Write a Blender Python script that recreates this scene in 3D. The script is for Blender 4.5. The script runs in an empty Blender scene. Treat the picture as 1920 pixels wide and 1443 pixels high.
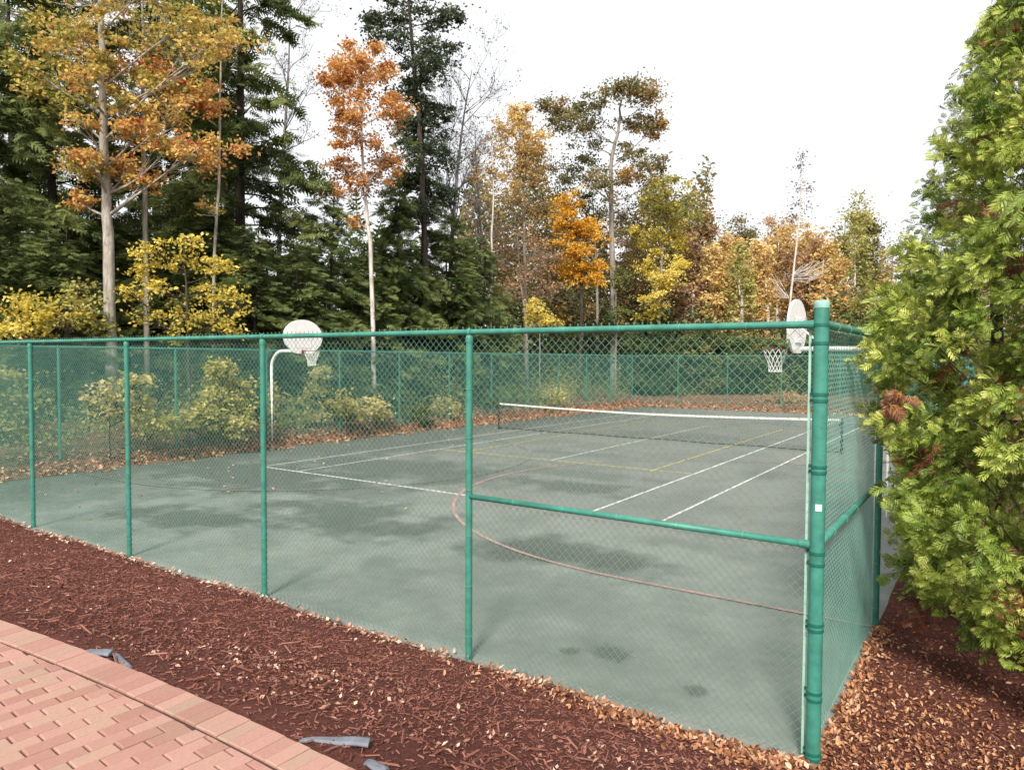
import bpy, math, random
import numpy as np
from mathutils import Matrix, Vector
rng = np.random.default_rng(7)
random.seed(7)
R_ = math.radians
scene = bpy.context.scene
C = scene.collection

# ------------------------------------------------------------------ camera
CAM = np.array([1.0176, -5.2527, 2.8327])
FPX, PITCH, ROLL, YAW = 1338.98, 0.0363, 0.0045, 0.5991
_F = np.array([-math.sin(YAW)*math.cos(PITCH), math.cos(YAW)*math.cos(PITCH), -math.sin(PITCH)])
_R = np.array([math.cos(YAW), math.sin(YAW), 0.0])
_U = np.cross(_R, _F)
_R2 = _R*math.cos(ROLL)+_U*math.sin(ROLL)
_U2 = _U*math.cos(ROLL)-_R*math.sin(ROLL)
cam = bpy.data.cameras.new('camera')
cam.sensor_width = 36; cam.lens = FPX/1920*36
cam.clip_start = 0.05; cam.clip_end = 2000
camo = bpy.data.objects.new('camera', cam); C.objects.link(camo)
camo.matrix_world = Matrix(((_R2[0], _U2[0], -_F[0], CAM[0]), (_R2[1], _U2[1], -_F[1], CAM[1]),
                            (_R2[2], _U2[2], -_F[2], CAM[2]), (0, 0, 0, 1)))
scene.camera = camo

# ------------------------------------------------------------------ sky, sun, exposure
SUN_EL, SUN_AZ = 40.0, 158.0        # azimuth clockwise from +Y; hazy sun behind the camera
w = bpy.data.worlds.new('World'); scene.world = w; w.use_nodes = True
nt = w.node_tree; nt.nodes.clear()
sky = nt.nodes.new('ShaderNodeTexSky'); sky.sky_type = 'NISHITA'; sky.sun_disc = False
sky.sun_elevation = R_(SUN_EL); sky.sun_rotation = R_(SUN_AZ)
sky.air_density = 1.0; sky.dust_density = 3.0; sky.ozone_density = 1.0
veil = nt.nodes.new('ShaderNodeMix'); veil.data_type = 'RGBA'      # thin even cloud over the whole sky
veil.inputs[0].default_value = 0.86; veil.inputs[7].default_value = (8.3, 8.35, 8.4, 1)
bg = nt.nodes.new('ShaderNodeBackground'); bg.inputs[1].default_value = 0.075
out = nt.nodes.new('ShaderNodeOutputWorld')
nt.links.new(sky.outputs[0], veil.inputs[6]); nt.links.new(veil.outputs[2], bg.inputs[0]); nt.links.new(bg.outputs[0], out.inputs[0])
sun = bpy.data.lights.new('sun', 'SUN'); sun.energy = 3.1; sun.angle = R_(11); sun.color = (1.0, 0.93, 0.83)
suno = bpy.data.objects.new('sun', sun); C.objects.link(suno)
_sd = Vector((math.sin(R_(SUN_AZ))*math.cos(R_(SUN_EL)), math.cos(R_(SUN_AZ))*math.cos(R_(SUN_EL)), math.sin(R_(SUN_EL))))
suno.rotation_euler = _sd.to_track_quat('Z', 'Y').to_euler(); suno.location = _sd*60
vs = scene.view_settings; vs.view_transform = 'Standard'; vs.look = 'None'; vs.gamma = 1; vs.use_curve_mapping = False
vs.exposure = 0.95
scene.render.engine = 'CYCLES'

# ------------------------------------------------------------------ helpers
def ray(px, py): return _F+_R2*(px-960)/FPX-_U2*(py-721.5)/FPX
def at(px, py, D): return CAM+ray(px, py)*D             # point seen at a pixel, D metres ahead
def tag(o, label=None, cat=None, group=None, kind=None):
    if label: o['label'] = label
    if cat: o['category'] = cat
    if group: o['group'] = group
    if kind: o['kind'] = kind
    return o
def empty(name, loc, label, cat, group=None):
    o = bpy.data.objects.new(name, None); C.objects.link(o); o.location = [float(v) for v in loc]
    o.empty_display_size = 0.2
    return tag(o, label, cat, group)
def link(name, me, parent=None, loc=(0, 0, 0), rot=None):
    o = bpy.data.objects.new(name, me); C.objects.link(o); o.location = [float(v) for v in loc]
    if rot is not None: o.rotation_euler = rot
    if parent: o.parent = parent
    return o
def unit(v): return v/np.maximum(np.linalg.norm(v, axis=-1, keepdims=True), 1e-9)

class Geo:
    def __init__(s): s.V = []; s.T = []; s.Q = []; s.A = []; s.n = 0
    def add(s, V, T=None, Q=None, tint=0.0):
        V = np.asarray(V, float)
        if T is not None and len(T): s.T.append(np.asarray(T)+s.n)
        if Q is not None and len(Q): s.Q.append(np.asarray(Q)+s.n)
        s.V.append(V); s.A.append(np.broadcast_to(np.asarray(tint, float), (len(V),))); s.n += len(V)
    def tube(s, pts, rads, k=6, cap=True, tint=0.0):
        pts = np.asarray(pts, float); n = len(pts); rads = np.broadcast_to(np.asarray(rads, float), (n,))
        d = unit(np.gradient(pts, axis=0)) if n > 2 else unit(np.repeat(pts[1:]-pts[:1], 2, 0))
        ref = np.array([0, 0, 1.0]) if abs(d[:, 2].mean()) < 0.8 else np.array([1.0, 0, 0])
        X = unit(np.cross(d, ref)); Y = np.cross(d, X)
        a = np.arange(k)*2*np.pi/k
        V = pts[:, None]+rads[:, None, None]*(X[:, None]*np.cos(a)[None, :, None]+Y[:, None]*np.sin(a)[None, :, None])
        i = np.arange(n-1)[:, None]*k; j = np.arange(k)[None]; j2 = (j+1) % k
        Q = np.stack([i+j, i+j2, i+k+j2, i+k+j], -1).reshape(-1, 4)
        V = V.reshape(-1, 3); T = []
        if cap:
            V = np.vstack([V, pts[:1], pts[-1:]]); c0, c1 = n*k, n*k+1
            T = [(c0, (q+1) % k, q) for q in range(k)]+[(c1, (n-1)*k+q, (n-1)*k+(q+1) % k) for q in range(k)]
        s.add(V, T, Q, tint)
    def box(s, c, size, M=None, tint=0.0):
        v = np.array([(x, y, z) for x in (-.5, .5) for y in (-.5, .5) for z in (-.5, .5)])*np.asarray(size)
        if M is not None: v = v@np.asarray(M).T
        s.add(v+np.asarray(c), None, [(0, 1, 3, 2), (4, 6, 7, 5), (0, 4, 5, 1), (2, 3, 7, 6), (0, 2, 6, 4), (1, 5, 7, 3)], tint)
    def ring(s, c, R, r, axis=2, k=20, m=6, sy=1.0):
        a = np.arange(k)*2*np.pi/k; b = np.arange(m)*2*np.pi/m
        x = (R+r*np.cos(b)[None])*np.cos(a)[:, None]; y = (R+r*np.cos(b)[None])*np.sin(a)[:, None]*1.0; z = np.repeat(r*sy*np.sin(b)[None], k, 0)
        V = np.stack([x, y, z], -1)
        if axis == 0: V = V[..., [2, 0, 1]]
        if axis == 1: V = V[..., [1, 2, 0]]
        i = np.arange(k)[:, None]; j = np.arange(m)[None]
        Q = np.stack([i*m+j, ((i+1) % k)*m+j, ((i+1) % k)*m+(j+1) % m, i*m+(j+1) % m], -1).reshape(-1, 4)
        s.add(V.reshape(-1, 3)+np.asarray(c), None, Q)
    def lathe(s, prof, c=(0, 0, 0), k=16):
        prof = np.asarray(prof, float); n = len(prof); a = np.arange(k)*2*np.pi/k
        V = np.stack([prof[:, :1]*np.cos(a), prof[:, :1]*np.sin(a), np.repeat(prof[:, 1:], k, 1)], -1)
        i = np.arange(n-1)[:, None]*k; j = np.arange(k)[None]; j2 = (j+1) % k
        s.add(V.reshape(-1, 3)+np.asarray(c), None, np.stack([i+j, i+j2, i+k+j2, i+k+j], -1).reshape(-1, 4))
    def cards(s, tv, tt, c, X, Y, Z, scale, tint, vt=None):
        # stamp a small template of faces at many places
        tv = np.asarray(tv, float); n, k = len(c), len(tv); sc = np.asarray(scale)[:, None, None]
        V = c[:, None]+sc*(X[:, None]*tv[None, :, :1]+Y[:, None]*tv[None, :, 1:2]+Z[:, None]*tv[None, :, 2:])
        T = (np.asarray(tt)[None]+(np.arange(n)*k)[:, None, None]).reshape(-1, len(tt[0]))
        tn_ = np.repeat(tint, k) if vt is None else (np.asarray(tint)[:, None]+vt[None]).ravel()
        if T.shape[1] == 3: s.add(V.reshape(-1, 3), T, None, tn_)
        else: s.add(V.reshape(-1, 3), None, T, np.repeat(tint, k))
    def mesh(s, name, mat, smooth=False, off=None):
        V = np.vstack(s.V)
        if off is not None: V = V-np.asarray(off)
        T = np.vstack(s.T) if s.T else np.zeros((0, 3), int); Q = np.vstack(s.Q) if s.Q else np.zeros((0, 4), int)
        me = bpy.data.meshes.new(name)
        me.vertices.add(len(V)); me.vertices.foreach_set('co', V.astype(np.float32).ravel())
        idx = np.concatenate([T.ravel(), Q.ravel()]).astype(np.int32)
        me.loops.add(len(idx)); me.loops.foreach_set('vertex_index', idx)
        tot = np.concatenate([np.full(len(T), 3), np.full(len(Q), 4)]).astype(np.int32)
        me.polygons.add(len(tot)); me.polygons.foreach_set('loop_start', np.concatenate([[0], np.cumsum(tot)[:-1]]).astype(np.int32))
        try: me.polygons.foreach_set('loop_total', tot)
        except Exception: pass
        at_ = me.attributes.new('tint', 'FLOAT', 'POINT'); at_.data.foreach_set('value', np.concatenate(s.A).astype(np.float32))
        me.update(calc_edges=True)
        me.shade_smooth() if smooth else me.shade_flat()
        me.materials.append(mat)
        return me
    def obj(s, name, mat, parent=None, smooth=False, off=None, loc=(0, 0, 0)):
        return link(name, s.mesh(name, mat, smooth, off), parent, loc)

def lerp(a, b, t): return a+(b-a)*t
def spline(pts, n):
    pts = np.asarray(pts, float)
    if len(pts) == 2: return pts[0]+(pts[1]-pts[0])*np.linspace(0, 1, n)[:, None]
    P = np.vstack([2*pts[0]-pts[1], pts, 2*pts[-1]-pts[-2]]); m = len(pts)-1
    t = np.linspace(0, m-1e-6, n); i = t.astype(int); u = (t-i)[:, None]
    a, b, c, d = P[i], P[i+1], P[i+2], P[i+3]
    return 0.5*(2*b+(c-a)*u+(2*a-5*b+4*c-d)*u*u+(3*b-a-3*c+d)*u**3)

# ------------------------------------------------------------------ materials
def newmat(name):
    m = bpy.data.materials.new(name); m.use_nodes = True
    t = m.node_tree; t.nodes.clear()
    return m, t, t.nodes, t.links
def ramp(N, stops):
    r = N.new('ShaderNodeValToRGB'); e = r.color_ramp.elements
    while len(e) < len(stops): e.new(0.5)
    for q, (p, c) in zip(e, stops): q.position = p; q.color = (*c, 1)
    return r
def noise(N, L, scale, detail=4, rough=0.55, coord='Object', mapscale=None):
    tc = N.new('ShaderNodeTexCoord'); n = N.new('ShaderNodeTexNoise')
    n.inputs['Scale'].default_value = scale; n.inputs['Detail'].default_value = detail; n.inputs['Roughness'].default_value = rough
    if mapscale:
        mp = N.new('ShaderNodeMapping'); mp.inputs['Scale'].default_value = mapscale
        L.new(tc.outputs[coord], mp.inputs[0]); L.new(mp.outputs[0], n.inputs[0])
    else: L.new(tc.outputs[coord], n.inputs[0])
    return n
def mixc(N, L, fac, a, b, mode='MIX'):
    m = N.new('ShaderNodeMix'); m.data_type = 'RGBA'; m.blend_type = mode
    for sock, v in ((m.inputs[0], fac), (m.inputs[6], a), (m.inputs[7], b)):
        if hasattr(v, 'is_output'): L.new(v, sock)
        elif isinstance(v, (int, float)): sock.default_value = v
        else: sock.default_value = (*v, 1)
    return m.outputs[2]
def math_(N, L, op, a, b=0.0):
    m = N.new('ShaderNodeMath'); m.operation = op
    for sock, v in ((m.inputs[0], a), (m.inputs[1], b)):
        if hasattr(v, 'is_output'): L.new(v, sock)
        else: sock.default_value = v
    return m.outputs[0]
def finish(m, N, L, col, rough=0.7, spec=0.3, bump=None, bstr=0.3, bdist=0.01, metallic=0.0):
    p = N.new('ShaderNodeBsdfPrincipled'); o = N.new('ShaderNodeOutputMaterial')
    if hasattr(col, 'is_output'): L.new(col, p.inputs['Base Color'])
    else: p.inputs['Base Color'].default_value = (*col, 1)
    if hasattr(rough, 'is_output'): L.new(rough, p.inputs['Roughness'])
    else: p.inputs['Roughness'].default_value = rough
    p.inputs['Specular IOR Level'].default_value = spec; p.inputs['Metallic'].default_value = metallic
    if bump is not None:
        b = N.new('ShaderNodeBump'); b.inputs['Strength'].default_value = bstr; b.inputs['Distance'].default_value = bdist
        L.new(bump, b.inputs['Height']); L.new(b.outputs[0], p.inputs['Normal'])
    L.new(p.outputs[0], o.inputs[0])
    return m
def paint(name, col, rough=0.45, var=0.25, scale=9.0, spec=0.4, dark=None):
    m, t, N, L = newmat(name); n = noise(N, L, scale, 5, 0.65)
    d = dark or tuple(c*(1-var) for c in col); b = tuple(min(1, c*(1+var*0.5)) for c in col)
    r = ramp(N, [(0.3, d), (0.55, col), (0.75, b)]); L.new(n.outputs[0], r.inputs[0])
    return finish(m, N, L, r.outputs[0], rough, spec, n.outputs[0], 0.08, 0.004)
def leafmat(name, stops, trans=0.35, rough=0.55, jitter=0.35, spec=0.25):
    # tint attribute (per twig) picks the hue, random per leaf varies it
    m, t, N, L = newmat(name)
    a = N.new('ShaderNodeAttribute'); a.attribute_name = 'tint'
    g = N.new('ShaderNodeNewGeometry')
    f = math_(N, L, 'ADD', a.outputs['Fac'], math_(N, L, 'MULTIPLY', math_(N, L, 'SUBTRACT', g.outputs['Random Per Island'], 0.5), jitter))
    r = ramp(N, stops); L.new(f, r.inputs[0])
    hv = N.new('ShaderNodeHueSaturation')
    L.new(math_(N, L, 'ADD', 0.75, math_(N, L, 'MULTIPLY', math_(N, L, 'FRACT', math_(N, L, 'MULTIPLY', g.outputs['Random Per Island'], 37.7)), 0.5)), hv.inputs['Value'])
    L.new(r.outputs[0], hv.inputs['Color'])
    p = N.new('ShaderNodeBsdfPrincipled'); L.new(hv.outputs[0], p.inputs['Base Color']); p.inputs['Roughness'].default_value = rough
    p.inputs['Specular IOR Level'].default_value = spec
    tr = N.new('ShaderNodeBsdfTranslucent'); L.new(hv.outputs[0], tr.inputs[0])
    mx = N.new('ShaderNodeMixShader'); mx.inputs[0].default_value = trans
    o = N.new('ShaderNodeOutputMaterial'); L.new(p.outputs[0], mx.inputs[1]); L.new(tr.outputs[0], mx.inputs[2]); L.new(mx.outputs[0], o.inputs[0])
    return m
def barkmat(name, a, b, c, scale=6):
    m, t, N, L = newmat(name); n = noise(N, L, scale, 6, 0.7, mapscale=(1, 1, 0.22))
    r = ramp(N, [(0.3, a), (0.5, b), (0.72, c)]); L.new(n.outputs[0], r.inputs[0])
    return finish(m, N, L, r.outputs[0], 0.9, 0.15, n.outputs[0], 0.6, 0.03)

M = {}
M['green_paint'] = paint('green_vinyl', (0.046, 0.222, 0.168), 0.45, 0.32, 9.0, 0.4)
M['wire'] = paint('green_wire', (0.17, 0.39, 0.32), 0.40, 0.2, 3.0, 0.45)
M['bar'] = paint('tension_bar_green', (0.30, 0.52, 0.42), 0.4, 0.2, 8.0, 0.5)
M['band'] = paint('dark_green_band', (0.010, 0.115, 0.085), 0.45, 0.3, 12.0)
M['cap'] = paint('sky_lit_cap', (0.22, 0.42, 0.36), 0.5, 0.3, 14.0)  # pale sky reflection painted into the cap's base colour
M['white'] = paint('white_enamel', (0.80, 0.79, 0.77), 0.45, 0.10, 5.0)
M['sticker'] = paint('white_sticker', (0.86, 0.86, 0.84), 0.5, 0.05, 30.0)
M['rim'] = paint('red_rim', (0.24, 0.075, 0.06), 0.5, 0.3, 20.0)
M['pinkprint'] = paint('faded_red_print', (0.74, 0.62, 0.61), 0.6, 0.15, 20.0)
M['netwhite'] = paint('net_cord', (0.78, 0.77, 0.73), 0.8, 0.1, 20.0)
M['tape'] = paint('net_tape', (0.60, 0.60, 0.57), 0.7, 0.15, 4.0)
M['netblack'] = paint('black_net', (0.012, 0.014, 0.013), 0.8, 0.2, 10.0)
M['postdark'] = paint('dark_post', (0.016, 0.020, 0.018), 0.5, 0.2, 10.0)
M['edging'] = paint('grey_edging', (0.135, 0.145, 0.175), 0.45, 0.35, 18.0)
M['edgingdark'] = paint('dark_edging', (0.055, 0.058, 0.07), 0.5, 0.3, 18.0)

def courtmat():
    m, t, N, L = newmat('court_surface')
    n1 = noise(N, L, 0.42, 3, 0.5); n1.inputs['Distortion'].default_value = 0.6; n2 = noise(N, L, 1.1, 5, 0.6); n3 = noise(N, L, 60, 3, 0.7); n4 = noise(N, L, 5, 5, 0.65)
    base = ramp(N, [(0.36, (0.178, 0.206, 0.180)), (0.50, (0.225, 0.253, 0.224)), (0.66, (0.300, 0.328, 0.296))]); L.new(n2.outputs[0], base.inputs[0])
    # worn grey-pink middle of the court, green margin
    tc = N.new('ShaderNodeTexCoord'); sx = N.new('ShaderNodeSeparateXYZ'); L.new(tc.outputs['Object'], sx.inputs[0])
    inn = N.new('ShaderNodeMapRange'); inn.inputs[1].default_value = 3.0; inn.inputs[2].default_value = 7.5; L.new(sx.outputs[1], inn.inputs[0])
    c0 = mixc(N, L, math_(N, L, 'MULTIPLY', inn.outputs[0], 0.7), base.outputs[0], (0.178, 0.174, 0.162))
    # darker patches with soft outlines
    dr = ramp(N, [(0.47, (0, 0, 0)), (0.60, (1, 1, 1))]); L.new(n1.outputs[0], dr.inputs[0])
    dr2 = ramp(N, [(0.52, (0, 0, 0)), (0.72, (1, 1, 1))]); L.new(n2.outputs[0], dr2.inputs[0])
    dark_mask = math_(N, L, 'MAXIMUM', math_(N, L, 'MULTIPLY', dr.outputs[0], 0.28), math_(N, L, 'MULTIPLY', dr2.outputs[0], 0.22))
    # court colour gets darker towards the wooded side
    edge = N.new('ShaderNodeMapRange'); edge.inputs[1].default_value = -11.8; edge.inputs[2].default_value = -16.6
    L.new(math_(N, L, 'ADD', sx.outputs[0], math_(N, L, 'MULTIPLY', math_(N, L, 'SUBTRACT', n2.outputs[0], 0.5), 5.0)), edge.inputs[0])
    dark_mask = math_(N, L, 'MAXIMUM', dark_mask, math_(N, L, 'MULTIPLY', edge.outputs[0], 0.8))
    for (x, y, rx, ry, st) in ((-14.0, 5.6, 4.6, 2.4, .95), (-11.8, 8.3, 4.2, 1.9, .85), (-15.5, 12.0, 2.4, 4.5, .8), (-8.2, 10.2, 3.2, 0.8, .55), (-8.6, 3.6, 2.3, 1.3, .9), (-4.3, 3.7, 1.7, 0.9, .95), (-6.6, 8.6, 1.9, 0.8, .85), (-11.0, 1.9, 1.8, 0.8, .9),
                               (-10.2, 5.2, 1.5, 0.8, .6), (-2.4, 5.4, 1.2, 0.6, .35), (-9.0, 13.5, 2.4, 0.9, .45), (-5.6, 1.6, 0.9, 0.45, .4), (-8.5, 20.5, 3.5, 1.2, .4), (-16.5, 1.7, 1.4, 1.2, .6)):  # hand-placed darker ovals, outlines broken up by noise
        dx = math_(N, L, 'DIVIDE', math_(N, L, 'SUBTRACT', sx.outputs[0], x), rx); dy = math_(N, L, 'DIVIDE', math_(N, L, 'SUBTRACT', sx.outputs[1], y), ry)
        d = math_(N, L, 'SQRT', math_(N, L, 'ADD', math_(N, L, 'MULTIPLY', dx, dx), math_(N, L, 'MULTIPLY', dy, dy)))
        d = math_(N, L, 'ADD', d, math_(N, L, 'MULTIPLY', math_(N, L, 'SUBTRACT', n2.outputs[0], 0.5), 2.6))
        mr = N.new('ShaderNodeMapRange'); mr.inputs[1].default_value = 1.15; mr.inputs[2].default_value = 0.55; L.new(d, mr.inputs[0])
        dark_mask = math_(N, L, 'MAXIMUM', dark_mask, math_(N, L, 'MULTIPLY', mr.outputs[0], st))
    c1 = mixc(N, L, dark_mask, c0, (0.052, 0.060, 0.050))
    c2 = mixc(N, L, 0.30, c1, mixc(N, L, n4.outputs[0], (0.07, 0.085, 0.075), (0.30, 0.34, 0.31)), 'MIX')
    c3 = mixc(N, L, 0.25, c2, mixc(N, L, n3.outputs[0], (0.02, 0.02, 0.02), (0.5, 0.5, 0.5)), 'OVERLAY')
    # three dark mould spots
    col = c3
    for (x, y, rr) in ((-2.02, 0.90, 0.22), (-2.38, 0.72, 0.11), (-1.06, 0.62, 0.12)):
        dx = math_(N, L, 'SUBTRACT', sx.outputs[0], x); dy = math_(N, L, 'SUBTRACT', sx.outputs[1], y)
        d = math_(N, L, 'SQRT', math_(N, L, 'ADD', math_(N, L, 'MULTIPLY', dx, dx), math_(N, L, 'MULTIPLY', dy, dy)))
        d = math_(N, L, 'ADD', d, math_(N, L, 'MULTIPLY', math_(N, L, 'SUBTRACT', n4.outputs[0], 0.5), rr*1.6))
        mr = N.new('ShaderNodeMapRange'); mr.inputs[1].default_value = rr*1.05; mr.inputs[2].default_value = rr*0.55; L.new(d, mr.inputs[0])
        col = mixc(N, L, math_(N, L, 'MULTIPLY', mr.outputs[0], 0.55), col, (0.050, 0.062, 0.047))
    rr_ = math_(N, L, 'SUBTRACT', 0.8, math_(N, L, 'MULTIPLY', dark_mask, 0.12))
    return finish(m, N, L, col, rr_, 0.25, n3.outputs[0], 0.25, 0.006)
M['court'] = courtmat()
def linemat(name, col, keep=0.5):
    # worn paint: patches where the court colour shows
    m, t, N, L = newmat(name); n = noise(N, L, 3.0, 6, 0.7); n2 = noise(N, L, 45, 3, 0.7)
    f = math_(N, L, 'ADD', math_(N, L, 'MULTIPLY', n.outputs[0], 0.6), math_(N, L, 'MULTIPLY', n2.outputs[0], 0.4))
    r = ramp(N, [(keep-0.10, (0.15, 0.17, 0.15)), (keep+0.06, col)]); L.new(f, r.inputs[0])
    return finish(m, N, L, r.outputs[0], 0.75, 0.25, n2.outputs[0], 0.2, 0.004)
M['line_white'] = linemat('line_white', (0.60, 0.61, 0.58), 0.44)
M['line_yellow'] = linemat('line_yellow', (0.50, 0.46, 0.15), 0.43)
M['line_faint'] = linemat('line_faint', (0.31, 0.29, 0.16), 0.48)
M['line_red'] = linemat('line_red', (0.40, 0.245, 0.22), 0.46)
M['line_redfaint'] = linemat('line_red_faint', (0.25, 0.19, 0.17), 0.53)

def soilmat(name, stops, scale=14, bstr=0.9, bdist=0.05):
    m, t, N, L = newmat(name); n = noise(N, L, scale, 8, 0.7); n2 = noise(N, L, 1.3, 4, 0.6)
    f = math_(N, L, 'ADD', math_(N, L, 'MULTIPLY', n.outputs[0], 0.75), math_(N, L, 'MULTIPLY', n2.outputs[0], 0.25))
    r = ramp(N, stops); L.new(f, r.inputs[0])
    return finish(m, N, L, r.outputs[0], 0.95, 0.1, n.outputs[0], bstr, bdist)
M['mulch'] = soilmat('mulch_soil', [(0.35, (0.085, 0.032, 0.025)), (0.5, (0.130, 0.050, 0.039)), (0.66, (0.165, 0.067, 0.053))], 38)
M['forest'] = soilmat('forest_floor', [(0.35, (0.030, 0.022, 0.012)), (0.5, (0.085, 0.055, 0.028)), (0.66, (0.16, 0.095, 0.05))], 5)
M['litter'] = soilmat('leaf_litter_soil', [(0.35, (0.07, 0.036, 0.022)), (0.5, (0.19, 0.10, 0.062)), (0.66, (0.32, 0.185, 0.125))], 12)
M['joint'] = soilmat('joint_sand', [(0.35, (0.05, 0.030, 0.024)), (0.5, (0.075, 0.045, 0.036)), (0.66, (0.10, 0.062, 0.05))], 60, 0.4, 0.01)
M['chip'] = leafmat('mulch_chips', [(0.0, (0.100, 0.038, 0.027)), (0.35, (0.152, 0.059, 0.043)), (0.75, (0.195, 0.078, 0.058)), (1.0, (0.240, 0.112, 0.086))], 0.0, 0.9, 0.9, 0.15)
M['fallen'] = leafmat('fallen_leaves', [(0.0, (0.12, 0.046, 0.026)), (0.35, (0.30, 0.13, 0.065)), (0.7, (0.50, 0.25, 0.13)), (1.0, (0.62, 0.41, 0.27))], 0.12, 0.8, 0.7, 0.2)
M['fallen_pale'] = leafmat('fallen_pale', [(0.0, (0.24, 0.12, 0.08)), (0.5, (0.43, 0.25, 0.17)), (1.0, (0.62, 0.45, 0.35))], 0.1, 0.8, 0.9, 0.2)

def brickmat():
    m, t, N, L = newmat('clay_brick')
    oi = N.new('ShaderNodeObjectInfo'); g = N.new('ShaderNodeNewGeometry')
    f = math_(N, L, 'FRACT', math_(N, L, 'ADD', oi.outputs['Random'], g.outputs['Random Per Island']))
    r = ramp(N, [(0.0, (0.300, 0.155, 0.126)), (0.3, (0.345, 0.188, 0.154)), (0.7, (0.385, 0.222, 0.184)), (0.93, (0.37, 0.230, 0.178)), (1.0, (0.32, 0.215, 0.165))]); L.new(f, r.inputs[0])
    n = noise(N, L, 40, 6, 0.7, coord='Generated' if False else 'Object'); n2 = noise(N, L, 5, 4, 0.6)
    c = mixc(N, L, 0.5, r.outputs[0], mixc(N, L, n.outputs[0], (0.26, 0.26, 0.26), (0.74, 0.74, 0.74)), 'OVERLAY')
    geo = N.new('ShaderNodeNewGeometry'); n3 = N.new('ShaderNodeTexNoise'); n3.inputs['Scale'].default_value = 2.2; n3.inputs['Detail'].default_value = 5
    L.new(geo.outputs['Position'], n3.inputs[0])
    rr = ramp(N, [(0.48, (0, 0, 0)), (0.72, (1, 1, 1))]); L.new(n3.outputs[0], rr.inputs[0])
    c = mixc(N, L, math_(N, L, 'MULTIPLY', rr.outputs[0], 0.45), c, (0.27, 0.215, 0.155))
    return finish(m, N, L, c, 0.85, 0.2, n.outputs[0], 0.35, 0.004)
M['brick'] = brickmat()

M['bark_grey'] = barkmat('bark_grey', (0.10, 0.085, 0.072), (0.23, 0.205, 0.18), (0.37, 0.335, 0.30), 5)
M['bark_pale'] = barkmat('bark_pale', (0.14, 0.12, 0.10), (0.33, 0.30, 0.26), (0.52, 0.49, 0.44), 9)
M['bark_birch'] = barkmat('bark_birch', (0.20, 0.17, 0.15), (0.50, 0.46, 0.42), (0.66, 0.63, 0.59), 7)
M['bark_dark'] = barkmat('bark_dark', (0.022, 0.017, 0.013), (0.05, 0.04, 0.032), (0.095, 0.078, 0.065), 6)
M['twig_grey'] = barkmat('twig_grey', (0.10, 0.09, 0.09), (0.19, 0.175, 0.175), (0.28, 0.26, 0.26), 4)
M['hemlock'] = leafmat('hemlock_needles', [(0.0, (0.048, 0.076, 0.026)), (0.4, (0.112, 0.155, 0.050)), (0.75, (0.19, 0.23, 0.076)), (1.0, (0.26, 0.29, 0.105))], 0.45, 0.6, 0.4)
M['pine'] = leafmat('pine_needles', [(0.0, (0.035, 0.055, 0.034)), (0.5, (0.075, 0.102, 0.058)), (1.0, (0.14, 0.155, 0.085))], 0.3, 0.6, 0.5)
M['maple'] = leafmat('maple_leaves', [(0.0, (0.27, 0.29, 0.07)), (0.3, (0.55, 0.46, 0.12)), (0.6, (0.70, 0.46, 0.15)), (0.85, (0.60, 0.28, 0.11)), (1.0, (0.44, 0.13, 0.06))], 0.42)
M['orange'] = leafmat('orange_leaves', [(0.0, (0.26, 0.14, 0.07)), (0.4, (0.56, 0.26, 0.08)), (0.75, (0.66, 0.34, 0.09)), (1.0, (0.70, 0.45, 0.20))], 0.42)
M['gold'] = leafmat('gold_leaves', [(0.0, (0.45, 0.25, 0.04)), (0.5, (0.72, 0.41, 0.05)), (1.0, (0.80, 0.55, 0.10))], 0.45)
M['yellow'] = leafmat('yellow_leaves', [(0.0, (0.20, 0.21, 0.06)), (0.35, (0.45, 0.39, 0.09)), (0.7, (0.70, 0.55, 0.08)), (1.0, (0.76, 0.65, 0.20))], 0.42)
M['olive'] = leafmat('olive_leaves', [(0.0, (0.11, 0.125, 0.055)), (0.4, (0.22, 0.205, 0.085)), (0.7, (0.38, 0.26, 0.10)), (1.0, (0.48, 0.28, 0.10))], 0.42)
M['tan'] = leafmat('tan_leaves', [(0.0, (0.26, 0.20, 0.11)), (0.35, (0.48, 0.33, 0.14)), (0.7, (0.66, 0.45, 0.16)), (1.0, (0.76, 0.60, 0.28))], 0.42)
M['russet'] = leafmat('russet_leaves', [(0.0, (0.20, 0.14, 0.10)), (0.4, (0.35, 0.23, 0.14)), (0.7, (0.48, 0.29, 0.15)), (1.0, (0.54, 0.38, 0.20))], 0.42)
M['greenleaf'] = leafmat('green_leaves', [(0.0, (0.04, 0.07, 0.025)), (0.4, (0.09, 0.125, 0.04)), (0.75, (0.17, 0.19, 0.055)), (1.0, (0.32, 0.30, 0.08))], 0.35)
M['limeleaf'] = leafmat('lime_leaves', [(0.0, (0.16, 0.185, 0.06)), (0.4, (0.35, 0.34, 0.10)), (0.75, (0.53, 0.48, 0.16)), (1.0, (0.62, 0.52, 0.28))], 0.42)
M['greyleaf'] = leafmat('grey_leaves', [(0.0, (0.10, 0.095, 0.09)), (0.5, (0.20, 0.18, 0.16)), (1.0, (0.30, 0.25, 0.20))], 0.3)
M['cedar'] = leafmat('cedar_sprays', [(0.0, (0.034, 0.070, 0.014)), (0.30, (0.125, 0.195, 0.028)), (0.55, (0.280, 0.350, 0.052)), (0.78, (0.52, 0.55, 0.14)), (0.84, (0.40, 0.36, 0.09)), (0.88, (0.34, 0.14, 0.05)), (1.0, (0.17, 0.065, 0.035))], 0.25, 0.5, 0.10, 0.35)

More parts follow.
